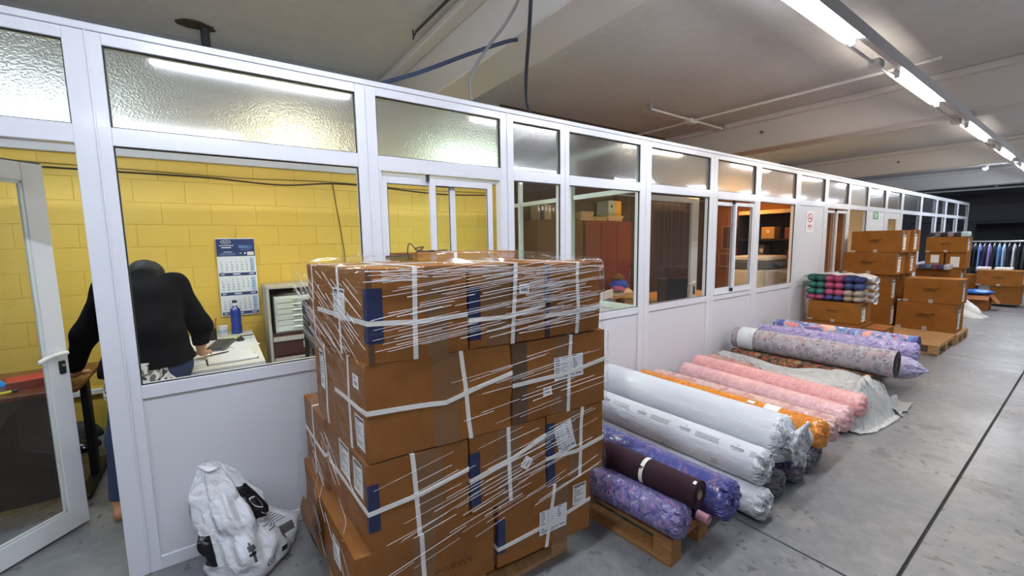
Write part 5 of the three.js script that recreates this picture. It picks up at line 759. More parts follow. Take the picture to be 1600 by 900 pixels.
  for (const [y0, y1] of [[0.52, 0.72], [0.28, 0.51], [0.04, 0.27]]) { const d = part('drawer', span(-0.232, 0.232, y0, y1, 0.19, 0.215, 0.003), br, f); part('handle', span(-0.23, 0.23, y1 - 0.055, y1 - 0.01, 0.2155, 0.226, 0.003), fr, d, 'pale grey grip rail'); part('label_holder', span(0.03, 0.16, y1 - 0.14, y1 - 0.07, 0.2155, 0.219, 0.001), M.paperWhite, d); }
  const tw = thing('drawer_tower', 'light grey desktop tower of six shallow drawers inside the brown cabinet', 'drawer unit', [0.62, 0.746, -2.12]); part('case', move(soft(0.40, 0.355, 0.25, 0.008), 0, 0.178, 0), std(0xc9cfc8, 0.5), tw);
  for (let i = 0; i < 6; i++) { const d = part('drawer', move(soft(0.365, 0.05, 0.012, 0.003), 0, 0.038 + i * 0.056, 0.127), std(0xd3d9d2, 0.45), tw); part('handle', move(new THREE.SphereGeometry(0.05, 14, 6, 0, 6.3, 0, 1.57).scale(1, 0.22, 0.3), 0, 0.048 + i * 0.056, 0.133), std(0xe2e6e0, 0.4), d); part('drawer_gap', span(-0.18, 0.18, 0.0105 + i * 0.056, 0.0125 + i * 0.056, 0.124, 0.1275, 0.0004), M.darkGrey, tw); }
  const ps = thing('paper_stack', 'loose papers lying on the grey drawer tower', 'paper', [0.62, 1.102, -2.14]); part('sheet', span(-0.15, 0.15, 0, 0.012, -0.1, 0.1, 0.001), std(0x8d8d88, 0.7), ps); part('sheet', span(-0.12, 0.16, 0.012, 0.02, -0.09, 0.1, 0.001).rotateY(0.1), std(0xa9a9a4, 0.7), ps);
  // chair back beside the cabinet
  const ch = thing('office_chair', 'black office chair in front of the brown cabinet', 'chair', [0.80, 0, -1.45], -0.5); part('backrest', move(soft(0.44, 0.62, 0.07, 0.03, 3), 0, 0.80, 0.02), M.blackSoft, ch); part('seat', move(soft(0.48, 0.08, 0.46, 0.03, 3), 0, 0.46, -0.22), M.blackSoft, ch); part('back_support', span(-0.03, 0.03, 0.44, 0.7, 0.04, 0.07), M.black, ch); part('gas_post', move(cyl(0.025, 0.03, 0.34, 14), 0, 0.25, -0.22), M.darkGrey, ch);
  for (let i = 0; i < 5; i++) { const a = i * 1.2566, l = part('base_arm', rod([0, 0.09, -0.22], [Math.cos(a) * 0.28, 0.06, -0.22 + Math.sin(a) * 0.28], 0.018), M.black, ch); part('castor', move(cyl(0.028, 0.028, 0.03, 12).rotateX(1.57), Math.cos(a) * 0.28, 0.03, -0.22 + Math.sin(a) * 0.28), M.black, l); }
  const sc = thing('dark_cloth', 'dark grey cloth draped over the seat of the black office chair', 'cloth', [0.78, 0.505, -1.6]); part('cloth_body', gridSurface(14, 14, (u, v) => [(u - 0.5) * 0.4, 0.03 + 0.06 * Math.sin(u * 3.1) * Math.sin(v * 3.1) + 0.015 * vnoise3(u * 5, v * 5, 1, 4), (v - 0.5) * 0.36]), std(0x3f4346, 0.9, { side: THREE.DoubleSide }), sc);
  // wall cable
  single('wall_cable', tube([[-1.9, 2.28, -2.437], [-1.2, 2.262, -2.437], [-0.62, 2.257, -2.437], [0.0, 2.252, -2.437], [0.62, 2.222, -2.437], [1.12, 2.268, -2.437], [1.6, 2.26, -2.437], [2.4, 2.22, -2.437], [3.2, 2.24, -2.437]], 0.007, 6, 90), M.black, 'black cable sagging along the top of the yellow wall', 'cable');
  single('wall_cable', tube([[-1.9, 2.31, -2.44], [-0.6, 2.285, -2.44], [0.3, 2.268, -2.44], [1.1, 2.285, -2.44], [2.0, 2.26, -2.44], [3.2, 2.27, -2.44]], 0.005, 6, 60), std(0x8a7a3a, 0.6), 'thin yellowish cable along the top of the yellow wall', 'cable');
  single('wall_cable', tube([[1.12, 2.268, -2.438], [1.14, 2.05, -2.438], [1.17, 1.8, -2.438], [1.20, 1.5, -2.438], [1.21, 1.0, -2.438]], 0.004, 6, 30), M.black, 'thin black cable dropping down the yellow wall', 'cable');
  single('wall_cable', tube([[1.50, 2.25, -2.44], [1.5, 1.9, -2.44], [1.51, 1.2, -2.44]], 0.003, 6, 20), std(0x4f451f, 0.6), 'straight cable down the yellow wall behind the sliding window', 'cable');

  // brown desk by the door
  const bd = thing('brown_desk', 'brown wooden desk with a dark modesty panel by the open door', 'desk', [-1.56, 0, -1.36]), bt = phys(0x7a4a2a, 0.35, { map: tiled(tx.wood, 1, 1), color: 0x8a5a38 }), bp = phys(0x2d1a17, 0.2, { clearcoat: 0.3 });
  part('desk_top', uvMetres(move(soft(1.6, 0.03, 0.74, 0.006), 0, 0.735, 0), 1), bt, bd); part('modesty_panel', span(-0.74, 0.72, 0.06, 0.719, 0.30, 0.32, 0.003), bp, bd); part('leg', span(0.735, 0.775, 0.03, 0.719, -0.06, 0.02, 0.004), M.black, bd); part('foot', soft(0.07, 0.035, 0.66, 0.012).translate(0.755, 0.0185, 0), M.black, bd); part('leg', span(-0.775, -0.735, 0.03, 0.719, -0.06, 0.02, 0.004), M.black, bd); part('foot', soft(0.07, 0.035, 0.66, 0.012).translate(-0.755, 0.0185, 0), M.black, bd);
  const on = (name, label, cat, x, z, turn = 0) => thing(name, label, cat, [x, 0.751, z], turn);
  const rb = on('red_folder', 'red folder with white pages on the brown desk', 'folder', -0.98, -1.25, 0.3); part('pages', span(-0.125, 0.12, 0, 0.035, -0.08, 0.08, 0.001), M.paperWhite, rb); part('cover', span(-0.13, 0.05, 0.035, 0.052, -0.085, 0.085, 0.002), std(0xb3211f, 0.5), rb); part('spine', span(-0.135, 0.05, 0, 0.052, 0.081, 0.09, 0.002), std(0x8a2a22, 0.5), rb);
  part('loose_page', move(gridSurface(8, 4, (u, v) => [0.05 + 0.10 * u, 0.045 + 0.02 * Math.sin(u * 2.6), (v - 0.5) * 0.15]), 0, 0, 0), M.paperWhite, rb);
  const bb = on('blue_bag', 'bright blue plastic bag slumped on the brown desk', 'bag', -1.31, -1.32); part('bag_body', gridSurface(24, 16, (u, v) => { const a = u * 6.283, r = 0.17 * (1 - v) ** 0.6 * (1 + 0.2 * vnoise3(Math.cos(a) * 2 + 4, v * 4, Math.sin(a) * 2, 8)); return [Math.cos(a) * r, v * 0.24, Math.sin(a) * r * 0.8]; }), phys(0x1585d8, 0.4, { side: THREE.DoubleSide }), bb);
  const hl = on('highlighter', 'yellow highlighter pen on the brown desk', 'pen', -1.10, -1.08, 0.4); part('barrel', move(soft(0.10, 0.014, 0.022, 0.005), 0, 0.008, 0), std(0xe3e02c, 0.4), hl); part('cap', move(soft(0.03, 0.015, 0.023, 0.005), 0.06, 0.008, 0), M.black, hl);
  // things on the office floor
  const fb = (name, label, x, z, c, s, m) => { const t = thing(name, label, 'bag', [x, 0.001, z], 0, 'things heaped on the office floor'); part('bag_body', gridSurface(22, 14, (u, v) => { const a = u * 6.283, r = (1 - v * v) ** 0.5 * (1 + 0.2 * vnoise3(Math.cos(a) * 2 + 4, v * 4, Math.sin(a) * 2, c & 255)); return [Math.cos(a) * r * s[0], v * s[1], Math.sin(a) * r * s[2]]; }), m || std(c, 0.7, { side: THREE.DoubleSide }), t); };
  fb('dark_bag', 'dark grey bag slumped on the office floor below the white conduit', -1.08, -2.28, 0x3a3b3a, [0.16, 0.15, 0.12]); fb('dark_bag', 'black shiny bag on the office floor before the dark grey bag', -1.02, -2.02, 0x1c1c20, [0.13, 0.09, 0.10], phys(0x1c1c20, 0.15)); fb('blue_cloth', 'blue cloth on top of the heap on the office floor', -0.76, -2.28, 0x2276b0, [0.11, 0.20, 0.10]); fb('pink_cloth', 'pinkish cloth in the heap on the office floor', -0.79, -2.06, 0xa56a5c, [0.09, 0.12, 0.07]);
}

// ------------------------------------------------------------------ the person leaning over the desks
function sdfGeometry(dist, lo, hi, cell) {   // marching cubes over the box lo..hi
  const size = Math.max(hi[0] - lo[0], hi[1] - lo[1], hi[2] - lo[2]), res = Math.min(120, Math.ceil(size / cell) + 6), c = [0, 1, 2].map((k) => (lo[k] + hi[k]) / 2), half = size / 2 * 1.04;
  const mc = new MarchingCubes(res, new THREE.MeshBasicMaterial(), false, false, 160000); mc.isolation = 0; const h = res / 2;
  for (let z = 0; z < res; z++) for (let y = 0; y < res; y++) for (let x = 0; x < res; x++) mc.field[x + y * res + z * res * res] = -dist(c[0] + (x - h) / h * half, c[1] + (y - h) / h * half, c[2] + (z - h) / h * half);
  mc.update(); const n = mc.count * 3, P = new Float32Array(n); for (let i = 0; i < n; i += 3) for (let k = 0; k < 3; k++) P[i + k] = c[k] + mc.positionArray[i + k] * half;
  let g = new THREE.BufferGeometry(); g.setAttribute('position', new THREE.BufferAttribute(P, 3)); g = mergeVertices(g, cell * 0.02); g.computeVertexNormals();
  const nn = g.attributes.normal, pp = g.attributes.position; let dot = 0; for (let i = 0; i < Math.min(300, pp.count); i++) { const e = 0.004, a = [pp.getX(i), pp.getY(i), pp.getZ(i)], m = [nn.getX(i), nn.getY(i), nn.getZ(i)]; dot += dist(a[0] + m[0] * e, a[1] + m[1] * e, a[2] + m[2] * e) - dist(a[0] - m[0] * e, a[1] - m[1] * e, a[2] - m[2] * e); }
  if (dot < 0) { const ix = g.index.array; for (let i = 0; i < ix.length; i += 3) { const t = ix[i]; ix[i] = ix[i + 1]; ix[i + 1] = t; } g.computeVertexNormals(); }
  const uv = new Float32Array(pp.count * 2); for (let i = 0; i < pp.count; i++) { uv[i * 2] = (pp.getX(i) - pp.getZ(i)) * 3; uv[i * 2 + 1] = pp.getY(i) * 3; } g.setAttribute('uv', new THREE.BufferAttribute(uv, 2)); return g;
}
const cone = (p, a, b, ra, rb) => { const px = p[0] - a[0], py = p[1] - a[1], pz = p[2] - a[2], bx = b[0] - a[0], by = b[1] - a[1], bz = b[2] - a[2], t = clamp((px * bx + py * by + pz * bz) / (bx * bx + by * by + bz * bz + 1e-9), 0, 1); return Math.hypot(px - bx * t, py - by * t, pz - bz * t) - lerp(ra, rb, t); };
const smin = (a, b, k) => { const h = clamp(0.5 + 0.5 * (b - a) / k, 0, 1); return lerp(b, a, h) - k * h * (1 - h); };
const field = (bones, k, extra) => (x, y, z) => { const p = [x, y, z]; let d = 9; for (const [a, b, ra, rb] of bones) d = smin(d, cone(p, a, b, ra, rb), k); return extra ? extra(d, x, y, z) : d; };
{
  const J = { hipL: [-0.47, 0.86, -0.77], hipR: [-0.30, 0.86, -0.77], kneeL: [-0.54, 0.47, -0.70], kneeR: [-0.28, 0.47, -0.74], ankL: [-0.575, 0.085, -0.69], ankR: [-0.27, 0.085, -0.76], waistL: [-0.445, 1.02, -0.83], waistR: [-0.335, 1.02, -0.83], chestL: [-0.475, 1.24, -0.98], chestR: [-0.345, 1.24, -0.98], shL: [-0.565, 1.335, -1.05], shR: [-0.255, 1.335, -1.05], neck: [-0.41, 1.375, -1.11], elL: [-0.70, 1.07, -1.03], wrL: [-0.79, 0.825, -1.09], elR: [-0.125, 1.04, -1.06], wrR: [-0.145, 0.825, -1.22], head: [-0.41, 1.385, -1.275] };
  const skin = phys(0xb98566, 0.55), sweater = phys(0x0b0a0c, 0.95, { specularIntensity: 0.25, bumpMap: tx.weave, bumpScale: 0.001 }), denim = std(0x2b3a58, 0.9, { bumpMap: tx.weave, bumpScale: 0.001 }), hairM = std(0x17110d, 0.7);
  const t = thing('person', 'person in a black sweater and jeans bent over the desks, back turned', 'person', [-0.40, 0, -0.85]);
  const loc = (g) => g.translate(0.40, 0, 0.85);
  // skin: head, neck, forearm ends, hands and feet as one mesh
  const H = J.head, headD = field([[[H[0], H[1] + 0.02, H[2] + 0.01], [H[0], H[1] - 0.035, H[2] - 0.035], 0.092, 0.068], [J.neck, [H[0], H[1] - 0.03, H[2] + 0.03], 0.058, 0.055], [[H[0], H[1] - 0.045, H[2] - 0.085], [H[0], H[1] - 0.06, H[2] - 0.105], 0.014, 0.011], [[H[0] - 0.088, H[1] - 0.01, H[2]], [H[0] - 0.092, H[1] + 0.025, H[2] + 0.01], 0.014, 0.016], [[H[0] + 0.088, H[1] - 0.01, H[2]], [H[0] + 0.092, H[1] + 0.025, H[2] + 0.01], 0.014, 0.016], [[H[0] - 0.03, H[1] - 0.1, H[2] - 0.06], [H[0] + 0.03, H[1] - 0.1, H[2] - 0.06], 0.018, 0.018]], 0.02);
  const hand = (w, el, side) => { // palm down on the desk, fingers forward
    const d = V(0.12 * side, -0.25, -1).normalize(), P = (f, s, u = 0) => [w[0] + d.x * f + s * 0.99, w[1] + d.y * f + u - 0.006, w[2] + d.z * f + s * 0.12 * side], b = [[el, w, 0.036, 0.026], [w, P(0.05, 0), 0.026, 0.028], [P(0.04, -0.022), P(0.085, -0.03), 0.018, 0.013], [P(0.04, 0.022), P(0.085, 0.03), 0.018, 0.013]];
    [[-0.033, 0.058], [-0.011, 0.072], [0.011, 0.075], [0.033, 0.066]].forEach(([s, l]) => { b.push([P(0.08, s * 0.9), P(0.08 + l * 0.5, s * 1.1, 0.008), 0.0105, 0.0098], [P(0.08 + l * 0.5, s * 1.1, 0.008), P(0.08 + l, s * 1.15, -0.008), 0.0098, 0.008]); });
    b.push([P(0.02, -0.03 * side), P(0.05, -0.062 * side, 0.002), 0.014, 0.011], [P(0.05, -0.062 * side, 0.002), P(0.078, -0.072 * side, -0.006), 0.011, 0.009]); return b; };
  const bl = hand(J.wrL, [-0.765, 0.9, -1.065], -1), brn = hand(J.wrR, [-0.14, 0.9, -1.16], 1);
  const boxOf = (b, m) => { const lo = [9, 9, 9], hi = [-9, -9, -9]; for (const [a, c, r] of b) for (const q of [a, c]) for (let k = 0; k < 3; k++) { lo[k] = Math.min(lo[k], q[k] - r - m); hi[k] = Math.max(hi[k], q[k] + r + m); } return [lo, hi]; };
  const foot = (a) => [[[a[0], 0.04, a[2] + 0.05], [a[0] - 0.01, 0.03, a[2] - 0.14], 0.034, 0.026], [a, [a[0], 0.045, a[2] + 0.04], 0.04, 0.034], [[a[0], 0.14, a[2]], a, 0.042, 0.038]];
  const pieces = [sdfGeometry(headD, [H[0] - 0.13, H[1] - 0.14, H[2] - 0.15], [H[0] + 0.13, H[1] + 0.14, H[2] + 0.22], 0.005)];
  for (const b of [bl, brn]) { const [lo, hi] = boxOf(b, 0.012); pieces.push(sdfGeometry(field(b, 0.008), lo, hi, 0.004)); }
  for (const a of [J.ankL, J.ankR]) { const b = foot(a), [lo, hi] = boxOf(b, 0.012); pieces.push(sdfGeometry(field(b, 0.02, (d, x, y) => Math.max(d, 0.006 - y)), lo, hi, 0.007)); }
  // inner trunk and limbs, so that the body is whole under the clothes
  const inner = [[J.hipL, J.hipR, 0.12, 0.12], [J.hipL, J.waistL, 0.11, 0.10], [J.hipR, J.waistR, 0.11, 0.10], [J.waistL, J.chestL, 0.10, 0.10], [J.waistR, J.chestR, 0.10, 0.10], [J.chestL, J.shL, 0.09, 0.05], [J.chestR, J.shR, 0.09, 0.05], [J.chestL, J.neck, 0.08, 0.05], [J.chestR, J.neck, 0.08, 0.05], [J.shL, J.elL, 0.045, 0.036], [J.elL, [-0.765, 0.9, -1.065], 0.036, 0.03], [J.shR, J.elR, 0.045, 0.036], [J.elR, [-0.14, 0.9, -1.16], 0.036, 0.03], [J.hipL, J.kneeL, 0.08, 0.052], [J.kneeL, J.ankL, 0.05, 0.036], [J.hipR, J.kneeR, 0.08, 0.052], [J.kneeR, J.ankR, 0.05, 0.036]];
  pieces.push(sdfGeometry(field(inner, 0.04), [-0.95, 0.02, -1.35], [0.02, 1.5, -0.5], 0.016));
  part('body', loc(merge(pieces)), skin, t, 'bare hands and feet');
  const sw = [[J.hipL, J.hipR, 0.14, 0.14], [J.hipL, J.waistL, 0.14, 0.135], [J.hipR, J.waistR, 0.14, 0.135], [J.waistL, J.chestL, 0.135, 0.13], [J.waistR, J.chestR, 0.135, 0.13], [J.chestL, J.shL, 0.115, 0.085], [J.chestR, J.shR, 0.115, 0.085], [J.chestL, J.neck, 0.10, 0.072], [J.chestR, J.neck, 0.10, 0.072], [J.shL, J.elL, 0.08, 0.062], [J.elL, [-0.775, 0.865, -1.075], 0.06, 0.044], [J.shR, J.elR, 0.08, 0.066], [J.elR, [-0.142, 0.865, -1.19], 0.064, 0.045]];
  part('sweater', loc(sdfGeometry(field(sw, 0.05, (d, x, y, z) => Math.max(d + 0.004 * vnoise3(x * 16, y * 16, z * 16, 3), 0.868 + 0.10 * (x + 0.38) - y)), [-0.95, 0.76, -1.35], [0.05, 1.5, -0.5], 0.013)), sweater, t, 'black knitted sweater');
  part('shirt_tail', loc(sdfGeometry(field([[[-0.45, 0.90, -0.76], [-0.46, 0.74, -0.73], 0.128, 0.135], [[-0.33, 0.90, -0.77], [-0.35, 0.76, -0.75], 0.128, 0.12]], 0.05, (d, x, y) => Math.max(Math.abs(d) - 0.006, 0.715 + 0.35 * Math.max(0, x + 0.42) - y, y - 0.92)), [-0.65, 0.68, -0.95], [-0.15, 0.95, -0.55], 0.009)), std(0xffffff, 0.85, { map: tx.leafprint, side: THREE.DoubleSide }), t, 'pale leaf printed shirt tail below the sweater');
  part('jeans', loc(sdfGeometry(field([[J.hipL, J.hipR, 0.13, 0.13], [J.hipL, J.kneeL, 0.10, 0.07], [J.kneeL, [-0.57, 0.13, -0.69], 0.07, 0.058], [J.hipR, J.kneeR, 0.105, 0.07], [J.kneeR, [-0.27, 0.13, -0.76], 0.07, 0.058]], 0.03, (d, x, y) => Math.max(d, 0.12 - y, y - 0.95)), [-0.72, 0.08, -0.98], [-0.10, 1.0, -0.52], 0.011)), denim, t, 'blue jeans');
  part('hair', loc(sdfGeometry(field([[[H[0], H[1] + 0.025, H[2] + 0.015], [H[0], H[1] - 0.01, H[2] + 0.03], 0.104, 0.09], [[H[0], H[1] - 0.0, H[2] + 0.06], [H[0], H[1] - 0.03, H[2] + 0.08], 0.07, 0.05]], 0.02, (d, x, y, z) => Math.max(d + 0.004 * vnoise3(x * 40, y * 14, z * 40, 5), -(z - H[2]) - 0.035 - (y - H[1]) * 0.6)), [H[0] - 0.13, H[1] - 0.12, H[2] - 0.13], [H[0] + 0.13, H[1] + 0.16, H[2] + 0.16], 0.006)), hairM, t, 'short dark hair');
}
// ------------------------------------------------------------------ the brown office
{
  const wine = phys(0x74121a, 0.4, { clearcoat: 0.3 }), brown = phys(0x5c3526, 0.4, { clearcoat: 0.2 });
  const cab = (label, x, w, h, m, n) => { const t = thing('cabinet', label, 'cabinet', [x, 0, -2.22]); part('carcass', span(0, w, 0, h, -0.21, 0.18, 0.004), m, t); for (let i = 0; i < n; i++) { const a = i * w / n, b = (i + 1) * w / n, d = part('cabinet_door', span(a + 0.004, b - 0.004, 0.06, h - 0.03, 0.182, 0.2, 0.004), m, t); part('handle', move(soft(0.012, 0.14, 0.02, 0.004), i % 2 ? a + 0.04 : b - 0.04, h * 0.55, 0.21), M.steel, d); } return t; };
  cab('brown wooden cabinet with books on top behind the glass cross partition', 3.72, 0.86, 1.9, brown, 2); cab('wine red cabinet with box files on top', 4.62, 1.08, 1.9, wine, 3);
  [[0x9b8a72, 0.21], [0x3d4a63, 0.24], [0xb5a98f, 0.23], [0xc9b89a, 0.21], [0x6b5a4a, 0.22], [0x8c8272, 0.2], [0xa28b6a, 0.23], [0xd8cdb4, 0.19], [0x55504a, 0.22], [0xb39c78, 0.21], [0x7a6c58, 0.2]].forEach(([c, h], i) => { const b = thing('book', ['tan book at the corner end of the row on the brown cabinet', 'navy binder standing among the books on the brown cabinet', 'buff binder beside the navy binder on the brown cabinet', 'sand coloured book in the row on the brown cabinet', 'dark brown book in the row on the brown cabinet', 'grey brown book in the row on the brown cabinet', 'ochre book in the row on the brown cabinet', 'short cream book in the row on the brown cabinet', 'charcoal book in the row on the brown cabinet', 'honey coloured book in the row on the brown cabinet', 'umber book at the wine cabinet end of the row'][i], 'book', [3.80 + i * 0.068, 1.901, -2.2], 0, 'books on the brown cabinet'); part('cover', span(-0.028, 0.028, 0, h, -0.08, 0.08, 0.004), std(c, 0.7), b); part('pages', span(-0.022, 0.022, h - 0.001, h + 0.001, -0.074, 0.076, 0.0004), M.paperWhite, b); part('spine_label', span(-0.018, 0.018, h * 0.55, h * 0.8, 0.0795, 0.0812, 0.0005), M.paperWhite, b); });
  [[4.72, 1.901, 0.3, 0.035, 'low stack of buff papers on the wine red cabinet', 0xd4c3a0], [4.72, 1.937, 0.26, 0.10, 'buff box file on the papers on the wine red cabinet', 0xcbb68e], [5.02, 1.901, 0.28, 0.06, 'flat buff box file in the middle of the wine red cabinet', 0xc9b489], [5.36, 1.901, 0.34, 0.05, 'wide cream box under the archive box', 0xd8cba8], [5.36, 1.952, 0.38, 0.035, 'flat cream lid under the archive box', 0xe0d4b2]].forEach(([x, y, w, h, l, c]) => { const b = thing('box_file', l, 'box file', [x, y, -2.22], 0, 'box files on the wine red cabinet'); part('box', span(-w / 2, w / 2, 0, h * 0.72, -0.15, 0.15, 0.004), std(c, 0.7), b); part('lid', span(-w / 2 - 0.004, w / 2 + 0.004, h * 0.72, h, -0.154, 0.154, 0.003), std(c, 0.65), b); });
  const ab = thing('archive_box', 'green and yellow archive box with a finger hole on the wine red cabinet', 'box', [5.36, 1.988, -2.22]); part('box', span(-0.15, 0.15, 0, 0.24, -0.13, 0.13, 0.004), std(0xa9b298, 0.7), ab); part('yellow_side', span(0.02, 0.152, 0.001, 0.238, 0.128, 0.134, 0.002), std(0xe0a52c, 0.6), ab); part('finger_hole', move(new THREE.CircleGeometry(0.025, 18), -0.075, 0.15, 0.1315), M.black, ab);
  // curtain of dark hanging cloth along the back wall
  const cu = thing('curtain', 'dark brown pleated curtain along the back of the brown office', 'curtain', [5.74, 0, -2.38]); part('curtain_cloth', gridSurface(260, 6, (u, v) => [u * 3.05, 0.05 + v * 2.3, 0.03 * Math.sin(u * 150) + 0.015 * Math.sin(u * 61)]), std(0x4f4036, 0.9, { side: THREE.DoubleSide }), cu); part('curtain_rail', rod([0, 2.37, 0], [3.05, 2.37, 0], 0.012), M.steel, cu);
  // chair, desk and heaps seen over the sill
  const wc = thing('white_chair', 'white moulded chair beside the wine red cabinet', 'chair', [4.26, 0, -1.0], 0.4); part('seat', move(soft(0.44, 0.04, 0.42, 0.015), 0, 0.45, 0), M.whitePlastic, wc); part('backrest', move(soft(0.42, 0.42, 0.035, 0.015, 3), 0, 0.72, -0.2), M.whitePlastic, wc); for (const x of [-0.18, 0.18]) for (const z of [-0.18, 0.17]) part('leg', rod([x, 0, z], [x * 0.9, 0.44, z * 0.95], 0.016), M.whitePlastic, wc);
  const jk = thing('denim_jacket', 'faded denim jacket over the back of the white chair', 'jacket', [4.17, 0.72, -1.19], 0.4); part('jacket_body', gridSurface(10, 14, (u, v) => { const s = v * 2 - 1; return [(u - 0.5) * 0.34, 0.21 - 0.30 * Math.abs(s) ** 1.5 + 0.01 * vnoise3(u * 6, v * 6, 1, 3), s * 0.055]; }), std(0x5f7288, 0.9, { side: THREE.DoubleSide }), jk);
  const st = thing('side_table', 'small wooden table with a heap of cloth near the wine red cabinet', 'table', [5.15, 0, -1.82]); part('table_top', move(soft(0.6, 0.03, 0.36, 0.006), 0, 0.72, 0), std(0xb58a58, 0.6), st); for (const x of [-0.26, 0.26]) for (const z of [-0.15, 0.15]) part('leg', span(x - 0.02, x + 0.02, 0, 0.705, z - 0.02, z + 0.02), std(0x9a7246, 0.6), st);
  const heap = (name, label, cat, x, y, z, c, s) => { const o = thing(name, label, cat, [x, y, z], 0, 'cloth heaped on the side table'); part('cloth_body', gridSurface(20, 12, (u, v) => { const a = u * 6.283, r = (1 - v ** 2.2) * (1 + 0.2 * vnoise3(Math.cos(a) * 2 + 4, v * 4, Math.sin(a) * 2, c & 127)); return [Math.cos(a) * r * s[0], v * s[1], Math.sin(a) * r * s[2]]; }), std(c, 0.85, { side: THREE.DoubleSide }), o); };
  heap('cloth_heap', 'cream cloth heap on the side table', 'cloth', 5.2, 0.737, -1.82, 0xd8c8a2, [0.24, 0.16, 0.16]); heap('cloth_heap', 'blue cloth on top of the cream heap', 'cloth', 5.16, 0.87, -1.82, 0x2d4fc0, [0.17, 0.14, 0.14]); heap('cloth_heap', 'pink and mauve cloth beside the blue cloth', 'cloth', 5.02, 0.83, -1.72, 0xb05a90, [0.14, 0.07, 0.1]); heap('cloth_heap', 'brown knitted hat on the blue cloth', 'hat', 5.16, 0.98, -1.82, 0x8d6238, [0.09, 0.1, 0.09]);
  const od = thing('wooden_desk', 'light wooden desk below the clear pane with the inner door frame', 'desk', [5.72, 0, -1.25]); part('desk_top', move(soft(1.5, 0.03, 0.7, 0.006), 0, 0.735, 0), std(0xc9985a, 0.5), od); for (const x of [-0.7, 0.7]) part('side_panel', span(x - 0.015, x + 0.015, 0, 0.72, -0.32, 0.32), std(0xb88a50, 0.6), od);
  for (const [x, z, w, l] of [[5.9, -1.15, 0.3, 'papers spread on the light wooden desk'], [6.28, -1.36, 0.26, 'second sheaf of papers on the light wooden desk']]) { const p = thing('paper_stack', l, 'paper', [x, 0.751, z], 0.3); part('sheet', span(-w / 2, w / 2, 0, 0.03, -0.11, 0.11, 0.001), std(0xe9dcc0, 0.7), p); part('sheet', span(-w / 2, w / 2, 0.03, 0.034, -0.11, 0.11, 0.001).rotateY(0.2), M.paperWhite, p); }
  const oc = thing('office_chair', 'black office chair at the light wooden desk', 'chair', [4.95, 0, -0.62], 2.6); part('backrest', move(soft(0.42, 0.5, 0.05, 0.024, 3), 0, 0.82, 0.2), M.blackSoft, oc); part('seat', move(soft(0.46, 0.07, 0.44, 0.03, 3), 0, 0.47, 0), M.blackSoft, oc); part('back_support', span(-0.03, 0.03, 0.45, 0.7, 0.2, 0.23), M.black, oc); part('gas_post', move(cyl(0.025, 0.03, 0.36, 12), 0, 0.26, 0), M.darkGrey, oc); for (let i = 0; i < 5; i++) { const a = i * 1.2566; part('base_arm', rod([0, 0.08, 0], [Math.cos(a) * 0.27, 0.03, Math.sin(a) * 0.27], 0.02), M.black, oc); }
  // photocopier
  const pc = thing('photocopier', 'pale grey office photocopier with a white lid', 'photocopier', [7.0, 0, -0.55]), gp = std(0xc3c4bd, 0.45); part('lower_body', span(-0.32, 0.34, 0, 1.12, -0.28, 0.26, 0.01), gp, pc); part('scanner_bed', span(-0.35, 0.36, 1.125, 1.235, -0.3, 0.28, 0.012), std(0x55616c, 0.5), pc); part('lid', merge([span(-0.33, 0.34, 1.24, 1.315, -0.28, 0.24, 0.02)]), std(0xdedbd2, 0.45), pc); part('control_panel', move(soft(0.2, 0.03, 0.14, 0.008).rotateX(0.3), -0.1, 1.2, 0.33), std(0x46525e, 0.5), pc); for (const y of [0.1, 0.33, 0.56]) { const d = part('paper_drawer', span(-0.3, 0.32, y, y + 0.205, 0.262, 0.275, 0.005), gp, pc); part('handle', span(-0.06, 0.08, y + 0.15, y + 0.18, 0.276, 0.282, 0.002), M.darkGrey, d); }
  part('side_tray', span(-0.44, -0.325, 0.62, 1.1, -0.2, 0.2, 0.01), std(0xd8d0ae, 0.5), pc, 'yellowed side tray');
  // shelves and pictures on the orange brown wall
  const sh = thing('wall_shelf', 'dark shelf unit on the orange brown wall', 'shelf', [8.58, 0, -1.0]), dw = std(0x2c221c, 0.7); for (const z of [-0.62, 0.62]) part('side_panel', span(-0.17, 0.2, 0, 2.1, z - 0.015, z + 0.015), dw, sh); part('back_panel', span(0.185, 0.2, 0, 2.1, -0.6, 0.6), dw, sh); for (const y of [0.35, 0.75, 1.15, 1.55, 2.08]) part('shelf_board', span(-0.17, 0.184, y - 0.015, y + 0.015, -0.604, 0.604), dw, sh); part('top_rail', span(-0.19, -0.172, 2.03, 2.1, -0.62, 0.62), std(0xd8c29a, 0.6), sh, 'pale wooden top rail');
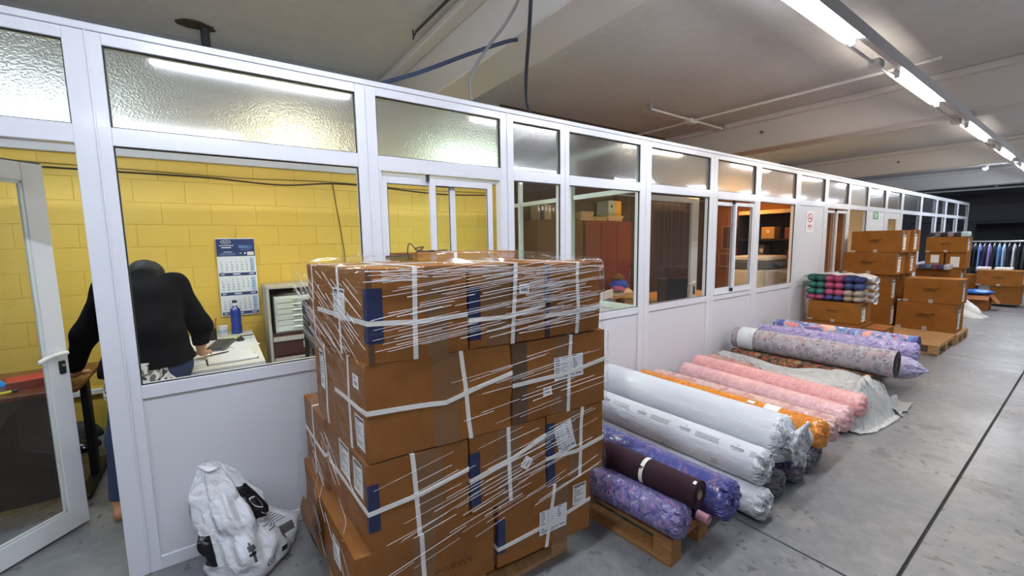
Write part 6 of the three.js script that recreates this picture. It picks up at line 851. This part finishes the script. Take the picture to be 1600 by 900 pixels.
  [[1.17, -0.4, 0x3a5f4a, 0.3, 'green binder on the dark shelf unit'], [1.17, -0.3, 0x2f5040, 0.31, 'dark green binder on the dark shelf unit'], [1.17, -0.2, 0x6a6a68, 0.29, 'grey binder on the dark shelf unit'], [1.57, -0.1, 0xd0a86a, 0.22, 'straw coloured box on the upper dark shelf'], [1.57, 0.3, 0x8c5a3a, 0.2, 'brown box on the upper dark shelf'], [0.77, 0.1, 0xc98a62, 0.14, 'terracotta box on the middle dark shelf'], [0.77, -0.35, 0xd6c39a, 0.16, 'cream box on the middle dark shelf'], [1.17, 0.35, 0x7a3c2c, 0.18, 'rust coloured box on the dark shelf unit'], [0.37, 0.2, 0xd9cfb6, 0.2, 'cream carton on the lowest dark shelf']].forEach(([y, z, c, h, l]) => { const b = thing('shelf_box', l, 'box', [8.58, y, -1.0 + z], 0, 'boxes on the dark shelf unit'); part('box', span(-0.12, 0.13, 0, h, -0.045 - (h < 0.25 ? 0.07 : 0), 0.045 + (h < 0.25 ? 0.07 : 0), 0.004), std(c, 0.7), b); part('box_label', span(-0.1225, -0.12, h * 0.5, h * 0.75, -0.03, 0.03, 0.0005), M.paperWhite, b); });
  const fp = (label, z, y, w, h, c) => { const o = thing('framed_picture', label, 'picture', [8.795, y, z], 0, 'framed pictures on the orange brown wall'); part('frame', merge([span(-0.025, 0, 0, 0.03, -w / 2, w / 2), span(-0.025, 0, h - 0.03, h, -w / 2, w / 2), span(-0.025, 0, 0.03, h - 0.03, -w / 2, -w / 2 + 0.03), span(-0.025, 0, 0.03, h - 0.03, w / 2 - 0.03, w / 2)]), std(0xc9a25c, 0.5), o); part('picture', span(-0.012, -0.004, 0.03, h - 0.03, -w / 2 + 0.03, w / 2 - 0.03, 0.001), std(c, 0.7), o); };
  fp('gilt framed brown picture on the orange brown wall', -1.95, 1.35, 0.4, 0.5, 0x7a5236); fp('small gilt framed picture below the larger one', -2.05, 0.98, 0.3, 0.3, 0x9c6a44);
}
renderer.render(scene, camera);
